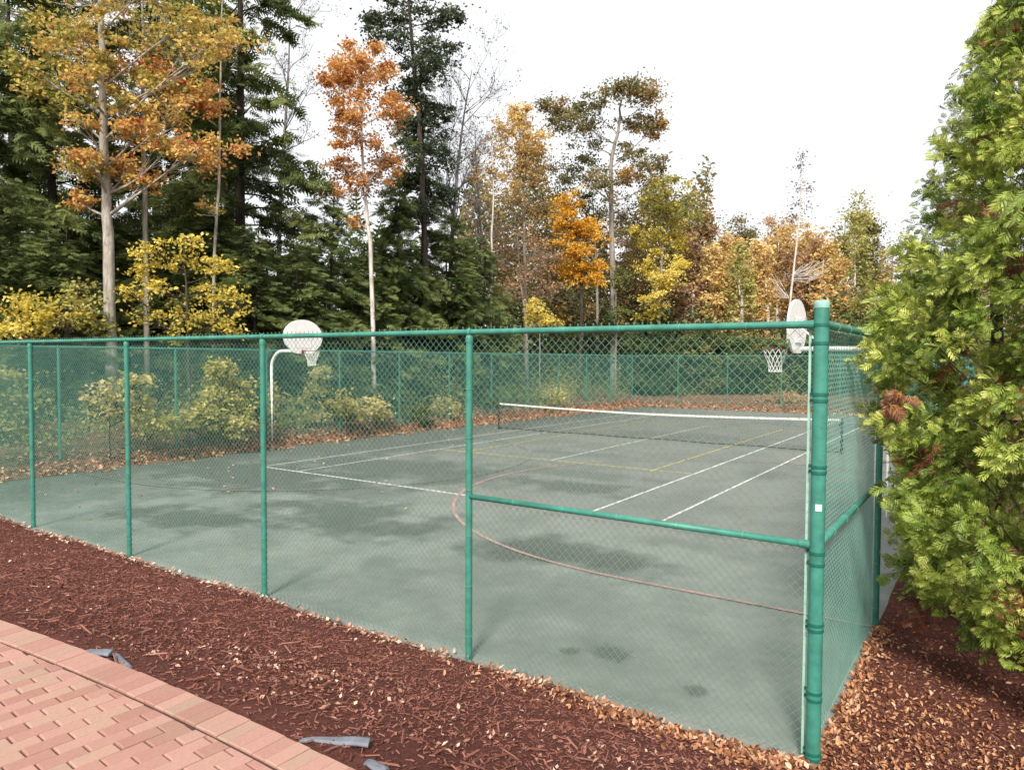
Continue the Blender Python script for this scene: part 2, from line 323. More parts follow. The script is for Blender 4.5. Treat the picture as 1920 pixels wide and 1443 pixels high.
# ------------------------------------------------------------------ terrain
LEFT, BACK = -18.3, 36.6
def edge_y(x): return -3.05-0.0185*(np.asarray(x, float)+1.9)**2      # brick patio rim
PATIO_Z = 1.00
def smooth01(t): t = np.clip(t, 0, 1); return t*t*(3-2*t)
def ground_z(x, y):
    x = np.asarray(x, float); y = np.asarray(y, float)
    z = np.zeros(np.broadcast(x, y).shape)
    z = z+np.clip(-17.9-x, 0, 30)*0.11+0.30*smooth01((-17.75-x)/0.9)
    z = np.maximum(z, 0.30*smooth01((y-36.2)/0.9)+np.clip(y-36.9, 0, 40)*0.035)
    e = edge_y(x); t = np.clip((-0.06-y)/np.maximum(-0.06-e, 0.1), 0, 1)
    bank = (PATIO_Z-0.025)*(0.75*t+0.25*smooth01(t))
    z = np.maximum(z, np.where(y < -0.06, bank, 0))
    z = z+np.clip(x-0.3, 0, 6)*0.035*(y > -4)
    return z
def grid(xs, ys, zf):
    X, Y = np.meshgrid(xs, ys, indexing='ij'); Z = zf(X, Y); ny = len(ys)
    V = np.stack([X, Y, Z], -1).reshape(-1, 3)
    i = np.arange(len(xs)-1)[:, None]*ny; j = np.arange(ny-1)[None]
    return V, np.stack([i+j, i+ny+j, i+ny+j+1, i+j+1], -1).reshape(-1, 4)
def zf_ground(X, Y):
    z = ground_z(X, Y)-0.03
    inside = (X > -18.6) & (X < 0.05) & (Y > -0.05) & (Y < 36.9)
    z = np.where(inside, np.minimum(z, -0.06), z)
    z = np.where(Y < edge_y(X)+0.05, np.minimum(z, PATIO_Z-0.12), z)
    return z
xs = np.unique(np.concatenate([[-700, -350, -180, -110, -80, -60], np.arange(-50, -20, 2.5), np.arange(-20, 6, 0.5), np.arange(6, 40, 4), [60, 110, 200, 400, 700]]))
ys = np.unique(np.concatenate([[-300, -120, -60, -30], np.arange(-20, -6, 2), np.arange(-6, 1, 0.25), np.arange(1, 36, 2.5), np.arange(36, 40, 0.5), np.arange(40, 100, 5), [130, 200, 400, 800]]))
g = Geo(); V, Q = grid(xs, ys, zf_ground); g.add(V, None, Q)
tag(g.obj('ground', M['forest'], smooth=True), kind='structure')

# court slab
g = Geo(); V, Q = grid(np.linspace(-18.5, 0.004, 20), np.linspace(-0.09, 36.85, 38), lambda X, Y: X*0); g.add(V, None, Q)
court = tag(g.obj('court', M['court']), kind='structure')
NETY = 6.39+11.885; TX0, TX1 = -14.78, -3.81; SX0, SX1 = TX0+1.37, TX1-1.37; CX = (TX0+TX1)/2
def stripe(name, mat, pts, wdt, z):
    pts = np.array(pts, float); n = len(pts)
    d = np.gradient(pts, axis=0); d = d/np.linalg.norm(d, axis=1, keepdims=True); nn = np.stack([-d[:, 1], d[:, 0]], 1)*wdt/2
    A = pts+nn; B = pts-nn; V = np.zeros((2*n, 3)); V[:n, :2] = A; V[n:, :2] = B; V[:, 2] = z
    i = np.arange(n-1); g = Geo(); g.add(V, None, np.stack([i, n+i, n+i+1, i+1], -1)); g.obj(name, mat, court)
def seg(a, b, n=2): return [(a[0]+(b[0]-a[0])*t, a[1]+(b[1]-a[1])*t) for t in np.linspace(0, 1, n)]
Y0, Y1 = 6.39, 6.39+23.77
for y in (Y0, Y1): stripe('baseline', M['line_white'], seg((TX0-0.025, y), (TX1+0.025, y)), 0.075, 0.004)
for x in (TX0, TX1, SX0, SX1): stripe('sideline', M['line_white'], seg((x, Y0+0.037), (x, Y1-0.037)), 0.058, 0.008)
for y in (NETY-6.4, NETY+6.4): stripe('service_line', M['line_yellow'], seg((SX0+0.03, y), (SX1-0.03, y)), 0.055, 0.004)
stripe('centre_service_line', M['line_white'], seg((CX, NETY-6.37), (CX, NETY+6.37)), 0.05, 0.008)
for x in (CX-3.05, CX+3.05): stripe('yellow_sideline', M['line_yellow'], seg((x, NETY-6.7), (x, NETY+6.7)), 0.05, 0.012)
for y in (NETY-2.13, NETY+2.13): stripe('yellow_short_line', M['line_faint'], seg((CX-3.05, y), (CX+3.05, y)), 0.05, 0.016)
for y in (NETY-6.7, NETY+6.7): stripe('yellow_baseline', M['line_faint'], seg((CX-3.05, y), (CX+3.05, y)), 0.04, 0.016)
AX, AY, AR = -2.88, 9.12, 6.02
def arc(cx, sgn): return [(0.02 if sgn < 0 else -18.2, AY-AR)]+[(cx+sgn*AR*math.sin(a), AY-AR*math.cos(a)) for a in np.linspace(0, math.pi, 60)]+[(0.02 if sgn < 0 else -18.2, AY+AR)]
stripe('red_arc', M['line_red'], arc(AX, -1), 0.065, 0.012)
stripe('faded_red_arc', M['line_redfaint'], arc(-15.4, 1), 0.04, 0.020)

# mulch bed (outside the near and right fences)
def zf_mulch(X, Y):
    n = np.sin(X*5.1+1.7*np.sin(Y*3.3))*np.sin(Y*6.2+X*2.1)*0.012+np.sin(X*1.7+Y*2.9)*0.016+np.sin(X*11.3+2*np.sin(Y*4.1))*np.sin(Y*9.7+X)*0.008
    z = ground_z(X, Y)+0.012+n
    inside = (X < 0.0) & (Y > -0.04)
    z = np.where(inside, np.minimum(z, -0.03), z)
    return np.where(Y < edge_y(X)+0.0, np.minimum(z, PATIO_Z-0.09), z)
g = Geo(); V, Q = grid(np.concatenate([np.arange(-26, -6, 0.2), np.arange(-6, 5, 0.1)]), np.concatenate([np.arange(-5.6, 1.0, 0.1)]), zf_mulch); g.add(V, None, Q)
V, Q = grid(np.arange(0.0, 5.01, 0.15), np.arange(0.9, 9.0, 0.15), zf_mulch); V[:, 2] += 0.004; g.add(V, None, Q)
mulch = tag(g.obj('mulch_bed', M['mulch'], smooth=True), kind='structure')
# litter strips
def zf_lit(X, Y): return ground_z(X, Y)+0.006+0.02*np.sin(X*7+Y*3.1)*np.sin(Y*4.3)
g = Geo(); V, Q = grid(np.arange(-24, -17.55, 0.2), np.arange(0, 40, 0.4), zf_lit); g.add(V, None, Q)
V, Q = grid(np.arange(-17.6, 3, 0.4), np.arange(36.0, 44, 0.25), zf_lit); g.add(V, None, Q)
tag(g.obj('leaf_covered_bank', M['litter'], smooth=True), kind='structure')

# chips and leaves
LEAFT = [(0, 0, 0), (0.32, 0.42, 0.10), (0, 1.0, 0.02), (-0.32, 0.42, 0.10)]; LEAFF = [(0, 1, 2), (0, 2, 3)]
CURLT = [(0, 0, 0), (0.26, 0.30, 0.20), (0.20, 0.75, 0.24), (0, 1.0, 0.10), (-0.20, 0.70, 0.22), (-0.26, 0.32, 0.16), (0, 0.5, 0.0)]; CURLF = [(6, 0, 1), (6, 1, 2), (6, 2, 3), (6, 3, 4), (6, 4, 5), (6, 5, 0)]
CHIPT = [(-.5, -.14, 0), (.5, -.10, 0), (.5, .12, 0.02), (-.5, .14, 0.02), (-.4, 0, 0.14), (.42, 0.02, 0.12)]
CHIPF = [(0, 1, 5, 4), (4, 5, 2, 3)]
def frames(n, tilt):
    a = rng.uniform(0, 2*np.pi, n); N_ = unit(np.stack([rng.normal(0, tilt, n), rng.normal(0, tilt, n), np.ones(n)], -1))
    X = unit(np.stack([np.cos(a), np.sin(a), np.zeros(n)], -1)); X = unit(X-N_*(X*N_).sum(-1, keepdims=True))
    return X, np.cross(N_, X), N_
def scatter(g, P, smin, smax, tilt, tv, tf, lift=0.005, tint=None):
    n = len(P); X, Y, Z = frames(n, tilt); s = rng.uniform(smin, smax, n)
    P = P.copy(); P[:, 2] += lift+0.25*tilt*s
    g.cards(tv, tf, P, X, Y, Z, s, rng.uniform(0, 1, n) if tint is None else tint)
def outside(x, y): return ~((x < 0.02) & (y > -0.02)) & (y > edge_y(x)+0.02)
g = Geo()
n = 62000; x = np.concatenate([1.2-15.2*rng.random(n)**1.25, 1.8*rng.random(9000)]); y = np.concatenate([rng.uniform(-4.6, 0.1, n), rng.uniform(-1, 5, 9000)])
k = outside(x, y) & ((y > edge_y(x)+0.32+0.12*np.sin(x*3.1)) | (rng.random(len(x)) < 0.55)); x, y = x[k], y[k]
scatter(g, np.stack([x, y, zf_mulch(x, y)], -1), 0.012, 0.042, 0.4, CHIPT, CHIPF)
n = 700; x = rng.uniform(-9, 1.0, n); y = rng.uniform(-3.6, -0.05, n); k = outside(x, y); x, y = x[k], y[k]
scatter(g, np.stack([x, y, zf_mulch(x, y)], -1), 0.06, 0.15, 0.25, [(v[0], v[1]*0.35, v[2]*0.4) for v in CHIPT], CHIPF, 0.006, tint=rng.uniform(0.5, 1.0, len(x)))
tag(g.obj('mulch_chips', M['chip']), 'shredded reddish brown bark mulch covering the bank outside the fence', 'mulch', kind='stuff')
g = Geo()      # pale leaf scraps on the mulch
n = 800; x = np.concatenate([rng.uniform(-14, 1.0, n), rng.normal(-2.9, .6, 260), rng.normal(-.9, .5, 160)]); y = np.concatenate([rng.uniform(-4.4, 0, n), rng.normal(-2.2, .3, 260), rng.normal(-1.6, .35, 160)])
k = outside(x, y); x, y = x[k], y[k]
scatter(g, np.stack([x, y, zf_mulch(x, y)], -1), 0.014, 0.045, 0.6, LEAFT, LEAFF, 0.01)
n = 3000; x = rng.uniform(-18, 0.1, n); x = x[rng.random(n) < 0.5+0.3*np.sin(x*2.7)+0.25*np.sin(x*7.1)]; y = -np.abs(rng.normal(0.02, 0.12, len(x)))-0.01   # windrow along the fence foot
scatter(g, np.stack([x, y, zf_mulch(x, y)], -1), 0.03, 0.07, 0.6, LEAFT, LEAFF, 0.012)
tag(g.obj('pale_leaf_scraps', M['fallen_pale']), 'pale dry leaf scraps strewn over the mulch and along the fence foot', 'leaves', kind='stuff')
g = Geo()      # thick brown leaves right of the corner
n = 19000; x = np.abs(rng.normal(0, 1.3, n))+0.03; y = rng.uniform(-2.6, 3.6, n); k = rng.random(n) < np.clip(0.95-0.33*y, 0.08, 0.9)
x, y = x[k], y[k]
scatter(g, np.stack([x, y, zf_mulch(x, y)], -1), 0.016, 0.050, 0.9, CURLT, CURLF, 0.008, tint=rng.random(len(x))**1.6)
n = 1600; x = -np.abs(rng.normal(0, 1.2, n)); y = -np.abs(rng.normal(0, 0.30, n))-0.02
scatter(g, np.stack([x, y, zf_mulch(x, y)], -1), 0.022, 0.06, 0.8, CURLT, CURLF, 0.008)
n = 900; x = np.abs(rng.normal(0.02, 0.07, n))+0.005; y = rng.uniform(0.05, 3.1, n)
scatter(g, np.stack([x, y, zf_mulch(x, y)], -1), 0.025, 0.065, 0.9, CURLT, CURLF, 0.008)
tag(g.obj('brown_leaf_carpet', M['fallen']), 'thick carpet of brown curled leaves on mulch beside the fence corner', 'leaves', kind='stuff')
g = Geo()      # leaves drifted along the wooded side and the far end
n = 15000; y = rng.uniform(-0.2, 37, n); wdt = 0.45+0.5*np.clip((y-14)/12, 0, 1)*1.6+0.25*np.sin(y*2.3)+0.2*np.sin(y*5.7)
x = -18.55+rng.random(n)**1.5*(0.6+wdt)
scatter(g, np.stack([x, y, np.maximum(zf_lit(x, y), 0.004)], -1), 0.06, 0.13, 0.5, LEAFT, LEAFF, 0.012)
n = 5000; x = rng.uniform(-18, 0, n); y = 36.9-rng.random(n)**1.4*2.6
scatter(g, np.stack([x, y, np.maximum(zf_lit(x, y), 0.004)], -1), 0.07, 0.14, 0.5, LEAFT, LEAFF, 0.012)
n = 6000; x = rng.uniform(-24, -18.4, n); y = rng.uniform(-2, 40, n)
scatter(g, np.stack([x, y, zf_lit(x, y)], -1), 0.07, 0.14, 0.5, LEAFT, LEAFF, 0.012)
gu = Geo(); n = 24000; yy = rng.uniform(-3, 38, n); xx = -18.75-rng.random(n)**1.3*5.0; hh = (0.45+1.5*np.clip(np.sin(xx*2.1+yy*0.9)*np.sin(yy*1.7)+0.35, 0, 1))*rng.random(n)
X_, Y_, Z_ = frames(n, 0.9); gu.cards(LEAFT, LEAFF, np.stack([xx, yy, zf_lit(xx, yy)+hh], -1), X_, Y_, Z_, rng.uniform(0.07, 0.15, n), np.clip(0.15+0.3*np.sin(xx*1.3+yy*0.7)+rng.normal(0, .15, n), 0, 1))
tag(gu.obj('bank_undergrowth', M['limeleaf']), 'low yellow green undergrowth on the bank behind the wooded fence', 'undergrowth', kind='stuff')
tag(g.obj('drifted_leaves', M['fallen']), 'tan leaves drifted along the wooded side and far end of the court', 'leaves', kind='stuff')
g = Geo()      # loose leaves on the court
n = 420; x = -18.0+np.abs(rng.normal(0, 4.0, n)); y = rng.uniform(0.2, 30, n); k = x < -0.3
x, y = x[k], y[k]
scatter(g, np.stack([x, y, x*0+0.022], -1), 0.05, 0.10, 0.35, LEAFT, LEAFF, 0.004)
tag(g.obj('loose_court_leaves', M['fallen_pale']), 'single pale leaves scattered over the grey green court', 'leaves', kind='stuff')

# ------------------------------------------------------------------ brick patio
g = Geo(); px_ = np.linspace(-16, 7, 93)
V, Q = grid(px_, np.linspace(0, 1, 12), lambda X, Y: X*0+PATIO_Z-0.014)
V[:, 1] = lerp(edge_y(V[:, 0])-0.004, -11.0, V[:, 1]); g.add(V, None, Q)
V2 = V.copy(); V2[:, 2] -= 0.10
patio = tag(g.obj('brick_patio', M['joint']), kind='structure')
def prism(poly, ch=0.004, h=0.055):
    # chamfered brick from a convex outline (ccw, local xy), top at z = 0
    P = np.array(poly, float); n = len(P); c = P.mean(0); I = c+(P-c)*(1-ch/np.maximum(np.linalg.norm(P-c, axis=1, keepdims=True)*0.6, 1e-3))
    V = np.vstack([np.c_[P, np.full(n, -h)], np.c_[P, np.full(n, -ch)], np.c_[I, np.zeros(n)]]); Q = []; T = []
    for i in range(n):
        j = (i+1) % n; Q += [(i, j, n+j, n+i), (n+i, n+j, 2*n+j, 2*n+i)]
    for i in range(1, n-1): T.append((2*n, 2*n+i, 2*n+i+1))
    return V, T, Q
BW, BL, GAP, GAPL = 0.0885, 0.192, 0.003, 0.009
rect = [(-BW/2, -BL/2), (BW/2, -BL/2), (BW/2, BL/2), (-BW/2, BL/2)]
gg = Geo(); gg.add(*prism(rect)); brick_me = gg.mesh('brick', M['brick'])
bricks = []           # (distance, mesh or outline, loc, rot)
x = -9.0
while x < 5:          # soldier course along the rim
    sl = -0.037*(x+1.9); a = math.atan(sl); y = float(edge_y(x))
    nx, ny = -math.sin(a), math.cos(a)
    bricks.append(((x, y), None, (x-nx*(BL/2+0.002), y-ny*(BL/2+0.002)), a)); x += (BW+GAP)*math.cos(a)
ROT = -0.075; ca, sa = math.cos(ROT), math.sin(ROT)
def clip(poly, f):
    o = []
    for i in range(len(poly)):
        a, b = poly[i], poly[(i+1) % len(poly)]; fa, fb = f(a), f(b)
        if fa <= 0: o.append(a)
        if fa*fb < 0: t = fa/(fa-fb); o.append((a[0]+(b[0]-a[0])*t, a[1]+(b[1]-a[1])*t))
    return o
for i in range(-110, 90):
    for j in range(-40, 40):
        u = i*(BW+GAP); v = j*(BL+GAPL)+(i % 2)*(BL+GAPL)/2
        bx, by = -2.0+u*ca-v*sa, -4.6+u*sa+v*ca
        if not (-8 < bx < 4.2 and -7 < by < float(edge_y(bx))-0.1): continue
        W_ = [(bx+q[0]*ca-q[1]*sa, by+q[0]*sa+q[1]*ca) for q in rect]
        lim = lambda q: q[1]-(float(edge_y(q[0]))-BL-0.024)
        fs = [lim(q) for q in W_]
        if min(fs) > 0: continue
        if max(fs) <= 0: bricks.append(((bx, by), None, (bx, by), ROT)); continue
        c = clip(W_, lim)
        if len(c) < 3: continue
        ar = 0.5*abs(sum(c[q][0]*c[(q+1) % len(c)][1]-c[(q+1) % len(c)][0]*c[q][1] for q in range(len(c))))
        if ar < 0.0004: continue
        m_ = np.mean(c, 0); bricks.append(((bx, by), [(q[0]-m_[0], q[1]-m_[1]) for q in c], tuple(m_), 0.0))
def view_rank(b):
    d = np.array([b[2][0], b[2][1], PATIO_Z])-CAM; f = d@_F; r = d@_R2; u = d@_U2
    if f < 0.1: return 1e6
    px, py = 960+FPX*r/f, 721.5-FPX*u/f
    return (0 if (-40 < px < 1960 and py < 1500) else 1000)+np.linalg.norm(d)
bricks.sort(key=view_rank)
rest = Geo()
for q, (key, outl, loc, rot) in enumerate(bricks):
    z = PATIO_Z+random.uniform(-0.0035, 0.002); tx, ty = random.gauss(0, 0.006), random.gauss(0, 0.006)
    rz = rot+random.gauss(0, 0.006)
    if q < 300:
        if outl is None: me = brick_me
        else: gg = Geo(); gg.add(*prism(outl)); me = gg.mesh('brick', M['brick'])
        link('brick', me, patio, (loc[0], loc[1], z), (tx, ty, rz))
    else:
        V, T, Q = prism(outl or rect); Rm = np.array(Matrix.Rotation(rz, 3, 'Z')); rest.add(V@Rm.T+np.array([loc[0], loc[1], z]), T, Q)
tag(rest.obj('bricks', M['brick'], patio), kind='stuff')

# ------------------------------------------------------------------ chain-link fences
FH = 3.08; SP = 3.05
def chain_mesh(wid, h=3.09, p=0.0365, r=0.0025, sides=3):
    nw = int(round(wid/p)); p = wid/nw; nr = int(round(h/p)); g = Geo()
    rows = np.arange(nr+1); zz = rows*h/nr
    a = np.arange(sides)*2*np.pi/sides
    for kx in range(nw):
        xx = (kx+((rows+kx) % 2))*p; yy = np.where((rows+kx) % 2 == 0, 0.0016, -0.0016)
        wob = 0.002*np.sin(zz*2.1+kx*0.13)
        P = np.stack([xx+wob, yy+0.010*np.sin(xx*2.1+0.3)*np.sin(zz*1.1), zz], -1)
        if True:   # barbed selvage: twisted ends stand above the rail
            P = np.vstack([P, P[-1]+np.array([0.004*(1 if kx % 2 else -1), 0, 0.017])])
        ringv = r*np.stack([np.cos(a), np.sin(a), 0*a], -1)
        V = (P[:, None]+ringv[None]).reshape(-1, 3); m = len(P)
        i = np.arange(m-1)[:, None]*sides; j = np.arange(sides)[None]; j2 = (j+1) % sides
        g.add(V, None, np.stack([i+j, i+j2, i+sides+j2, i+sides+j], -1).reshape(-1, 4))
    return g.mesh('chain_link', M['wire'], True)
mesh_full = chain_mesh(SP)
def post_mesh(r, h):
    g = Geo(); g.lathe([(r, -0.1), (r, h)], k=16); return g.mesh('post', M['green_paint'], True)
line_post = post_mesh(0.032, 3.045)
def loopcap():
    g = Geo(); g.lathe([(0.036, 2.985), (0.037, 3.03), (0.030, 3.05), (0.012, 3.055)], k=14); g.ring((0, 0, FH), 0.030, 0.006, axis=0, sy=4); return g.mesh('loop_cap', M['green_paint'], True)
cap_me = loopcap()
g = Geo(); g.tube([(0, 0, 0), (SP, 0, 0)], 0.0255, 12, False); rail_me = g.mesh('top_rail', M['green_paint'], True)
g = Geo(); g.tube([(0, 0, 0), (SP, 0, 0)], 0.0255, 12, True); mid_me = g.mesh('middle_rail', M['green_paint'], True)
g = Geo(); g.ring((0, 0, 0), 0.0345, 0.0022, k=12, m=5); tie_me = g.mesh('tie_wire', M['wire'], True)
g = Geo(); g.ring((0, 0, 0), 0.0285, 0.0022, axis=0, k=12, m=5); rtie_me = g.mesh('rail_tie', M['wire'], True)
def fence(label, start, ang, nb, first=0, last=None, ties=0, mid=(), skip=(), gz=0.0):
    last = nb if last is None else last
    t = empty('chain_link_fence', (start[0], start[1], gz), label, 'fence', 'chain link fences around the court'); t.rotation_euler = (0, 0, ang)
    for i in range(first, last+1):
        if any((i-1 in skip and i in skip) for _ in [0]): continue
        x = i*SP
        link('post', line_post, t, (x, 0, 0)); link('loop_cap', cap_me, t, (x, 0, 0))
        if ties and i < 6:
            for z in np.arange(0.25, 3.0, 0.46): link('tie_wire', tie_me, t, (x, 0.006, z+0.02*math.sin(i*9+z*5)))
    for i in range(nb):
        if i in skip: continue
        link('top_rail', rail_me, t, (i*SP, 0, FH)); link('chain_link', mesh_full, t, (i*SP, -0.042, 0.025))
        if i in mid: link('middle_rail', mid_me, t, (i*SP+0.0, 0, 1.55))
        if ties and i < 4:
            for q in range(1, 6): link('rail_tie', rtie_me, t, (i*SP+q*SP/6, -0.004, FH))
            if i in mid:
                for q in range(1, 6): link('rail_tie', rtie_me, t, (i*SP+q*SP/6, -0.004, 1.55))
    return t
# near fence runs from the corner towards -x; local +x = world -x, so local -y = court side (world +y)
nearf = fence('near green chain link fence between the mulch bank and the court', (0, 0), math.pi, 6, first=1, ties=1, mid=(0,))
rightf = fence('short green chain link fence panel between corner post and cedar', (0, 0), math.pi/2, 1, first=1, ties=1, mid=(0,))
for o in rightf.children:
    if o.name.startswith('chain_link'): o.location.y = 0.042
leftf = fence('green chain link fence along the woods behind the left basketball hoop', (LEFT, 36.6), -math.pi/2, 12, first=1, last=11, gz=0.0)
for o in leftf.children:
    if o.name.startswith('chain_link'): o.location.y = 0.042
backf = fence('far green chain link fence behind the tennis net', (LEFT, BACK), 0.0, 6)
sidef = fence('green chain link fence beyond the opening, running behind the cedars', (0, 6.1), math.pi/2, 10, last=9)
for o in sidef.children:
    if o.name.startswith('chain_link'): o.location.y = 0.042
# corner post with its fittings
cp = empty('fence_corner_post', (0, 0, 0), 'thick green corner post with brace bands and a white sticker', 'fence post')
g = Geo(); g.lathe([(0.049, -0.1), (0.049, 3.20)], k=24); g.obj('post', M['green_paint'], cp, True)
g = Geo(); g.lathe([(0.052, 3.19), (0.053, 3.228), (0.049, 3.238), (0.035, 3.243), (0.001, 3.245)], k=24); g.obj('post_cap', M['cap'], cp, True)
for z in (3.075, 2.95, 2.60, 2.555, 2.10, 2.06, 1.50, 1.42, 1.00, 0.96, 0.52, 0.47, 0.09, 0.05):
    g = Geo(); g.lathe([(0.0495, -0.011), (0.054, -0.010), (0.054, 0.010), (0.0495, 0.011)], k=24)
    g.box((-0.062, 0.030, 0), (0.020, 0.008, 0.020)); g.tube([(-0.064, 0.015, 0), (-0.064, 0.046, 0)], 0.005, 6)
    g.obj('brace_band', M['band'], cp, False, loc=(0, 0, z))
for (dx, dy) in ((-1, 0), (0, 1)):
    for z in (FH, 1.55):
        g = Geo(); a = np.array([dx*0.045, dy*0.045, 0]); b = np.array([dx*0.115, dy*0.115, 0]); g.tube([a, b], 0.030, 14); g.obj('rail_end_cup', M['green_paint'], cp, False, loc=(0, 0, z))
g = Geo(); g.box((-0.078, 0.040, 1.57), (0.018, 0.007, 3.06)); g.obj('tension_bar', M['bar'], cp)
g = Geo(); g.box((-0.040, 0.078, 1.57), (0.007, 0.018, 3.06)); g.obj('tension_bar', M['bar'], cp)
g = Geo(); k = 7; an = np.linspace(-0.42, 0.42, k)+math.atan2(-1, 0.30)
Vb = np.stack([0.0502*np.cos(an), 0.0502*np.sin(an)], -1); V = np.vstack([np.c_[Vb, np.full(k, 1.80)], np.c_[Vb, np.full(k, 1.845)]]); i = np.arange(k-1)
g.add(V, None, np.stack([i, i+1, k+i+1, k+i], -1)); g.obj('sticker', M['sticker'], cp)

# ------------------------------------------------------------------ tennis net
tn = empty('tennis_net', (CX, NETY, 0), 'black tennis net with white top tape across the middle of the court', 'tennis net')
HW = (TX1-TX0)/2+0.91
for s in (-1, 1):
    g = Geo(); g.lathe([(0.038, -0.05), (0.038, 1.06), (0.030, 1.075), (0.0, 1.078)], (s*HW, 0, 0), 12); g.box((s*(HW-0.05), 0, 0.85), (0.05, 0.05, 0.08)); g.obj('net_post', M['postdark'], tn, True)
def sag(x): return 0.93+0.12*(abs(x)/HW)**1.6
xs_ = np.linspace(-HW+0.05, HW-0.05, 49)
g = Geo(); V = []; 
for x in xs_: V += [(x, -0.011, sag(x)+0.01), (x, -0.013, sag(x)-0.052), (x, 0.013, sag(x)-0.052), (x, 0.011, sag(x)+0.01)]
i = np.arange(48)[:, None]*4; j = np.arange(4)[None]; g.add(V, None, np.stack([i+j, i+4+j, i+4+(j+1) % 4, i+(j+1) % 4], -1).reshape(-1, 4)); g.obj('top_tape', M['tape'], tn)
g = Geo()
for x in np.arange(-HW+0.06, HW-0.05, 0.0475): g.tube([(x, 0, 0.05), (x, 0, sag(x)-0.05)], 0.0017, 3, False)
for q in range(20):
    f = q/20; g.tube([(x, 0.001, lerp(0.05, sag(x)-0.05, f)) for x in xs_[::3]], 0.0017, 3, False)
g.obj('netting', M['netblack'], tn)
g = Geo(); g.tube([(x, 0, 0.045+0.01*math.sin(x*2)) for x in xs_], 0.012, 5); g.obj('bottom_cord', M['netblack'], tn)

# ------------------------------------------------------------------ basketball hoops
def hoop(label, base, sgn, reach):
    # local +x points from the pole to the court
    t = empty('basketball_hoop', base, label, 'basketball hoop', 'basketball hoops on the court'); t.rotation_euler = (0, 0, 0 if sgn > 0 else math.pi)
    zb = -base[2]; hz = 3.05+zb; z0 = zb
    pts = [(0, 0, -0.2), (0, 0, hz-0.55)]+[(0.55-0.55*math.cos(a), 0, hz-0.55+0.55*math.sin(a)) for a in np.linspace(0.15, math.pi/2, 9)]+[(reach-0.10, 0, hz)]
    g = Geo(); g.tube(pts, 0.048, 12); g.obj('pole', M['white'], t, True)
    g = Geo(); g.tube([(reach-0.55, 0, hz), (reach-0.05, 0, hz+0.45)], 0.02, 8)
    g.box((reach-0.055, 0, hz+0.15), (0.03, 0.5, 0.06)); g.box((reach-0.055, 0, hz+0.55), (0.03, 0.5, 0.06)); g.obj('bracket', M['white'], t)
    # fan-shaped backboard, 40 mm thick
    out = []
    for a in np.linspace(R_(-8), R_(188), 31): out.append((0.74*math.cos(a), 0.42+0.53*math.sin(a)))
    out += [(-0.66, 0.18), (-0.40, -0.04), (-0.24, -0.08), (0.24, -0.08), (0.40, -0.04), (0.66, 0.18)]
    out = np.array(out); n = len(out); V = np.vstack([np.c_[np.full(n, reach-0.04), out], np.c_[np.full(n, reach), out], [[reach-0.04, 0, 0.3]], [[reach, 0, 0.3]]]); V[:, 2] += hz
    i = np.arange(n); g = Geo(); g.add(V, np.vstack([np.stack([np.full(n, 2*n), (i+1) % n, i], -1), np.stack([np.full(n, 2*n+1), n+i, n+(i+1) % n], -1)]), np.stack([i, (i+1) % n, n+(i+1) % n, n+i], -1))
    bb = g.obj('backboard', M['white'], t)
    g = Geo()
    for (y, z, sy, sz) in ((-.30, .32, .04, .46), (.30, .32, .04, .46), (0, .55, .56, .04), (0, .09, .56, .04)): g.box((reach+0.002, y, hz+z), (0.004, sy, sz))
    g.obj('shooter_square', M['pinkprint'], bb)
    rc = reach+0.15+0.225
    g = Geo(); g.ring((rc, 0, hz), 0.2286, 0.010, k=28, m=6); g.box((reach+0.075, 0, hz), (0.15, 0.14, 0.02)); g.box((reach+0.006, 0, hz-0.05), (0.012, 0.16, 0.16))
    rm = g.obj('rim', M['rim'], t)
    g = Geo(); L_ = 5; prof = [(0.228, 0), (0.205, 0.10), (0.165, 0.20), (0.13, 0.30), (0.12, 0.38), (0.125, 0.44)]
    nn = 12
    for s in (1, -1):
        for q in range(nn):
            P = [(rc+r*math.cos(2*math.pi*(q+s*0.5*e)/nn), r*math.sin(2*math.pi*(q+s*0.5*e)/nn), hz-d) for e, (r, d) in enumerate(prof)]
            g.tube(P, 0.0052, 4, False)
    g.ring((rc, 0, hz-0.44), 0.125, 0.006, k=16, m=4)
    g.obj('hoop_net', M['netwhite'], rm)
    return t
hoop('white fan backboard hoop on a gooseneck pole at the leafy left edge', (-18.12, 9.2, 0.05), 1, 1.55)
hoop('white backboard hoop seen edge on beside the corner post, its pole behind the cedar', (-0.62, 9.2, 0.0), -1, 1.62)

